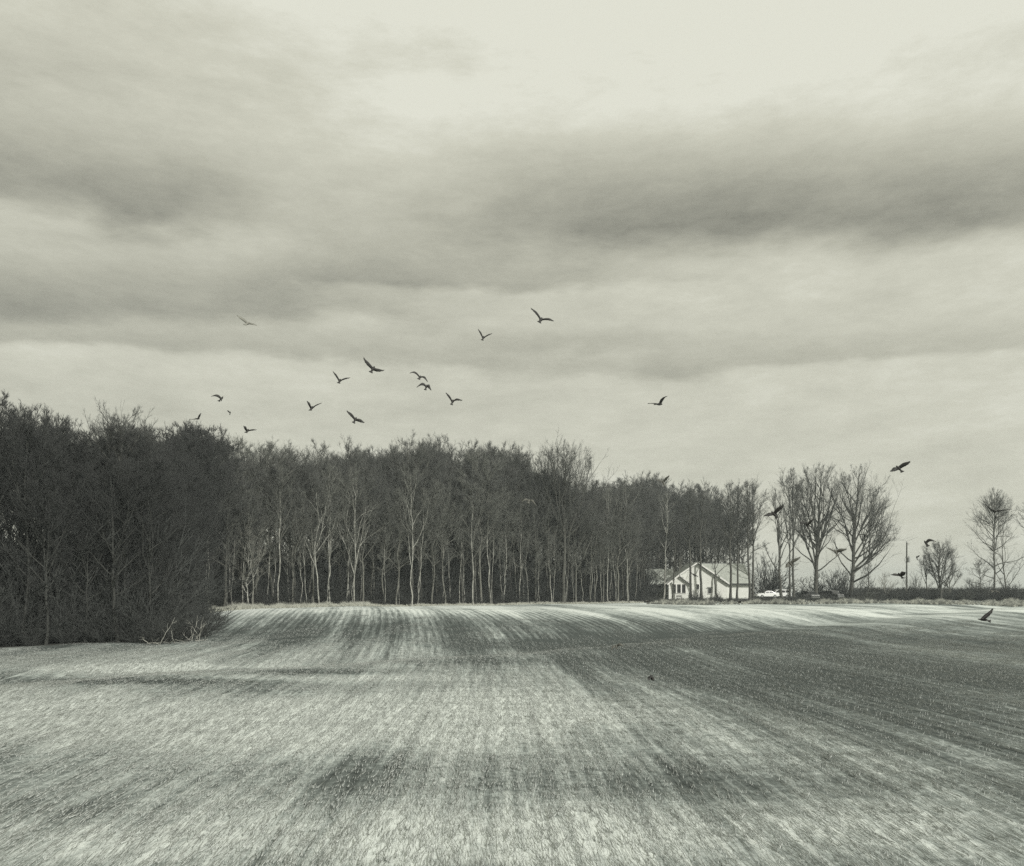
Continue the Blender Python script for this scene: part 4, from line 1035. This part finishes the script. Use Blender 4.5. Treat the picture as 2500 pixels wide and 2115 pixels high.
# ------------------------------------------------------------------ birds
def bird(c, lt, rt, head, tail, label, span=.92, lw=None, rw=None, D=None, m='feather', group='dark birds flying over the field and wood', fold=False, name='bird', sl=1, sr=1, cs=1.0):
    """c, lt, rt, head, tail: photo pixels of the body's middle, wing tips, head and tail.
    The bird is set at the distance where its real span fits, its axis and wings turned in depth to their real length."""
    lt, rt, c = np.array(lt, float), np.array(rt, float), np.array(c, float)
    head, tail = np.array(head, float), np.array(tail, float)
    wpx = max(np.linalg.norm(lt-c), np.linalg.norm(rt-c))*1.06
    if D is None: D = FPX*(span/2)/wpx
    s = D/FPX; C = np.array(W(c[0], c[1], D))
    pl = lambda p, dy: np.array([(p[0]-c[0])*s, dy, -(p[1]-c[1])*s])
    bl = span*.58
    ax = np.array([(head[0]-tail[0])*s, 0, -(head[1]-tail[1])*s]); q = np.linalg.norm(ax)
    if q > bl*.96: ax = ax/q*bl*.96
    ax[1] = .8*math.sqrt(max(0, bl*bl-(ax**2).sum())); ax = unit(ax)
    bag = TriBag()
    # body: lofted rings from bill to tail fan
    mid = pl((head+tail)/2, 0)*.9
    prof = [(-.54, .10, .014), (-.42, .078, .02), (-.28, .036, .028), (-.14, .052, .05), (.04, .072, .072), (.18, .066, .066), (.29, .046, .046), (.36, .045, .045), (.42, .034, .034), (.455, .014, .016), (.52, .003, .004)]
    side = unit(np.cross(ax, np.array([0, 0, 1.0])+1e-3)); wv = unit(pl(rt, 0)-pl(lt, 0)); side = unit(wv-(wv@ax)*ax); upv = np.cross(side, ax)
    k = 10; V = []
    for (t, a, b) in prof:
        for j in range(k):
            th = 2*PI*j/k; V.append(mid+ax*t*bl+side*a*bl*1.4*math.cos(th)+upv*b*bl*1.4*math.sin(th))
    F = []; nr = len(prof)
    for r_ in range(nr-1):
        for j in range(k):
            a, b2 = r_*k+j, r_*k+(j+1) % k; F += [(a, b2, b2+k), (a, b2+k, a+k)]
    for j in range(1, k-1): F += [(0, j+1, j), ((nr-1)*k, (nr-1)*k+j, (nr-1)*k+j+1)]
    bag.add(V, F)
    half = span*.5
    for tip, wr_, sg in ((lt, lw, -1), (rt, rw, 1)):
        T = pl(tip, 0); ln = np.linalg.norm(T); dep = math.sqrt(max(0, half*half-ln*ln))*(.9 if fold is False else .3)
        T[1] = dep*(-1 if sg < 0 else -1)*(sl if sg < 0 else sr)
        if wr_ is None:
            wp = T*.42+np.array([0, 0, 1])*.03*span*.6
        else:
            wp = pl(wr_, 0); wp[1] = T[1]*.4
        root = mid+ax*bl*.20+side*sg*.03
        # spine through root, wrist, tip (quadratic), chord along the body's axis
        n = 9; tt = np.linspace(0, 1, n); ctrl = (wp-.25*root-.25*T)*2 if wr_ is not None else wp*1.15
        sp = ((1-tt)**2)[:, None]*root+(2*tt*(1-tt))[:, None]*ctrl+(tt**2)[:, None]*T
        chord = np.array([.195, .225, .245, .255, .25, .23, .19, .13, .05])*span*cs
        tv = unit(np.gradient(sp, axis=0)); cd_ = unit(ax-tv*(tv@ax)[:, None]*.55)
        lead = np.array([.32, .36, .42, .45, .42, .36, .28, .2, .1])
        nr_ = unit(np.cross(tv, cd_)); V = []
        th = np.linspace(.030, .006, n)*span
        for i in range(n):
            jag = .0 if i < 4 else .012*span*(-1)**i
            le = sp[i]+cd_[i]*chord[i]*lead[i]; te = sp[i]-cd_[i]*(chord[i]*(1-lead[i])+jag); mdp = sp[i]+cd_[i]*chord[i]*(lead[i]-.35)
            V += [le, mdp+nr_[i]*th[i], te, mdp-nr_[i]*th[i]]
        F = []
        for i in range(n-1):
            for j in range(4):
                a, b2 = i*4+j, i*4+(j+1) % 4; F += [(a, b2, b2+4), (a, b2+4, a+4)]
        F += [(0, 1, 2), (0, 2, 3), ((n-1)*4, (n-1)*4+2, (n-1)*4+1), ((n-1)*4, (n-1)*4+3, (n-1)*4+2)]
        bag.add(V, F)
        # finger feathers at the tip
        fr = np.array([sp[-2]-cd_[-2]*chord[-2]*q_ for q_ in (-.1, .15, .4, .65)]); fd = unit(tv[-1]+0*cd_[-1])
        ft = fr+(tv[-1]-cd_[-1]*np.array([-.05, .2, .5, .8])[:, None])*span*np.array([.10, .09, .075, .055])[:, None]
        needles(bag, fr, ft, .009*span)
    me = bag.mesh('bird', M[m], False)
    Vn = np.zeros(len(me.vertices)*3, np.float32); me.vertices.foreach_get('co', Vn)
    me.transform(Matrix.Translation((0, 0, 0)))
    o = obj(name, me, None, C); tag(o, label, 'bird', group); return o

bird((1322, 780), (1296.7, 756.7), (1351, 789.8), (1323, 772.5), (1316.4, 791), 'highest bird, dark, wings spread wide with the left one raised', lw=(1309, 765), rw=(1338, 781.5))
bird((1180, 822), (1168, 808), (1201.7, 816.4), (1181, 819), (1178, 833), 'small bird with wings raised in a V, just left of and below the highest bird', span=.62)
bird((909, 897), (891.5, 878.7), (939.4, 906.3), (911.8, 893), (908.3, 912), 'large bird with wide wings, uppermost of the middle flock', lw=(899, 889), rw=(925, 905))
bird((829, 927), (817, 912), (856, 924.5), (828.5, 924), (829.6, 938), 'bird with short raised wing and long level wing, left of the large one', span=.75)
bird((1024, 919), (1002, 915.5), (1045.3, 935), (1025.5, 916), (1024, 928.5), 'upper of two birds close together with wings arched down', lw=(1013, 911), rw=(1036.5, 922.5), span=.8)
bird((1039.6, 943), (1017.7, 948), (1054.5, 956), (1042, 938), (1039.6, 953.5), 'lower of two birds close together with wings arched down', lw=(1030, 938.5), rw=(1047, 944), span=.72)
bird((1105, 977), (1089.5, 961.6), (1129.3, 979.3), (1105.5, 975), (1103.3, 990), 'bird with left wing thrown up, at the right end of the middle flock', rw=(1115, 976), span=.72)
bird((867, 1022), (849.6, 1006), (891.5, 1033.6), (867.5, 1018), (866, 1034), 'bird tilted down to the right, lowest of the middle flock', span=.8)
bird((761, 994), (755, 984.6), (787, 986), (760, 991), (760.8, 1004), 'bird with one raised short wing, low at the left of the middle flock', span=.72)
bird((538, 972), (518, 969.5), (546, 983), (541, 969), (538, 981), 'dark bird with drooping wings, nearest above the trees at the left', lw=(529, 966), rw=(544, 972), span=.72)
bird((561.5, 1008), (557, 1003.5), (565.5, 1010), (561, 1004), (562, 1013), 'tiny dark bird below the drooping-winged one', span=.5, D=52)
bird((482, 1022.5), (464.5, 1026.5), (494, 1010.6), (483, 1021), (481, 1024.5), 'thin-winged small bird gliding in a V at the far left', span=.7)
bird((604, 1051), (602, 1044.5), (629, 1051), (603, 1047), (604.5, 1058), 'bird with one wing level to the right, skimming the treetops at the left', span=.62)
bird((603.5, 788), (585, 776), (630, 797.5), (605, 784), (603, 797), 'faint pale grey bird high at the left', m='feather_grey', span=.8)
bird((1608, 985.5), (1581.6, 988), (1626.7, 970.7), (1618, 985.2), (1598.5, 989.5), 'dark soaring bird alone in the sky above the house, feathered wing raised', lw=(1594, 986), rw=(1617, 976), span=.9)
bird((1619, 1176), (1599.4, 1170.7), (1632, 1162.4), (1618, 1172), (1620.5, 1185), 'grey-brown bird just above the treetops over the house', m='feather_brown', span=.72)
bird((1890, 1254), (1861.5, 1260), (1908, 1233.8), (1888, 1249), (1892, 1264), 'large dark bird before the thin leaning tree right of the house', lw=(1877, 1256), span=.9)
bird((1971, 1280), (1949.3, 1276.9), (1980, 1269), (1972, 1276), (1970.5, 1290.5), 'dark bird against the left limbs of the first big open tree', lw=(1960, 1276), span=.72)
bird((1692, 1403), (1681.7, 1392.5), (1704, 1407), (1688, 1399), (1698, 1409), 'dark bird passing before the white gable of the house', span=.55, D=52)
bird((1930, 1376), (1912, 1386), (1950, 1360.5), (1929, 1372), (1931, 1382), 'brownish bird before the pair of straight trees, wings in one slanting line', m='feather_brown', span=.75)
bird((2195, 1143), (2169, 1152), (2215, 1128.5), (2194, 1137), (2196.4, 1153), 'dark bird high right of the big open trees, wings slanting up to the right', lw=(2182, 1146), rw=(2206, 1134), span=.9)
bird((2040, 1346), (2015, 1337.5), (2060, 1341), (2042, 1343), (2040, 1356), 'dark bird between the two big open trees, wings in a shallow V', m='feather_brown', lw=(2028, 1342), span=.75)
bird((2198, 1404), (2171.5, 1403.4), (2199, 1397.5), (2199, 1400), (2198, 1411), 'dark bird left of the utility pole with one wing level to the left', span=.62)
bird((2262, 1324), (2254.8, 1336), (2282, 1322.8), (2261, 1321), (2262, 1333), 'dark bird with arched wings above the round-headed tree', rw=(2270, 1318.5), span=.68)
bird((2238.4, 1361), (2233.5, 1363), (2242, 1356.5), (2239, 1358), (2238, 1366), 'tiny dark bird between the utility pole and the round-headed tree', span=.5, D=54)
bird((2430, 1248.5), (2399.4, 1232.8), (2460.7, 1244.8), (2436, 1246.5), (2422, 1250), 'upper of two long dark birds crossing the tall greyish tree', lw=(2414, 1242), rw=(2446, 1246.5), span=.95)
bird((2433, 1262.5), (2420, 1261), (2452.7, 1258.8), (2438, 1261), (2426, 1266), 'lower of two dark birds crossing the tall greyish tree', span=.7)
bird((2425, 1444), (2410.8, 1447), (2439, 1447.5), (2430, 1443.5), (2418, 1446), 'brown bird skimming the hedge below the tall greyish tree', m='feather_brown', lw=(2417, 1442), rw=(2431, 1443), span=.6)
bird((2403, 1513), (2396, 1511), (2423, 1485.6), (2377, 1509.5), (2427, 1519), 'large dark bird flying left low over the field, one broad wing raised', rw=(2410, 1501), span=.9, D=38, m='feather', cs=.78)
bird((1588.5, 1655), (1580, 1650), (1595, 1660), (1594, 1650), (1583, 1657), 'black bird low over the middle of the field with folded wings', span=.62, D=28)
bird((1505, 1578), (1489, 1592), (1521, 1577), (1506, 1575), (1504, 1583), 'faint brown bird with arched wings over the middle of the field', m='feather_brown', lw=(1495, 1581), rw=(1513, 1573), span=.6)
bird((1579.7, 1469), (1575, 1466), (1584, 1470), (1579, 1465), (1580, 1475), 'small grey-brown bird at the field edge left of the house', m='feather_brown', span=.5, D=58)
bird((1803.5, 1471), (1799, 1468), (1808, 1469), (1803, 1467), (1804, 1476), 'small dark bird at the field edge below the right wing of the house', span=.5, D=58)
bird((1291, 1222), (1273, 1227), (1309, 1236), (1292, 1219), (1290, 1229), 'pale brown bird before the wood with arched wings', m='feather_brown', lw=(1282, 1220), rw=(1301, 1224), span=.7)
bird((2165, 2121), (2184, 2086), (2150, 2140), (2168, 2105), (2160, 2135), 'bird mostly below the bottom edge with only its raised wing showing', span=.9, m='feather_brown')
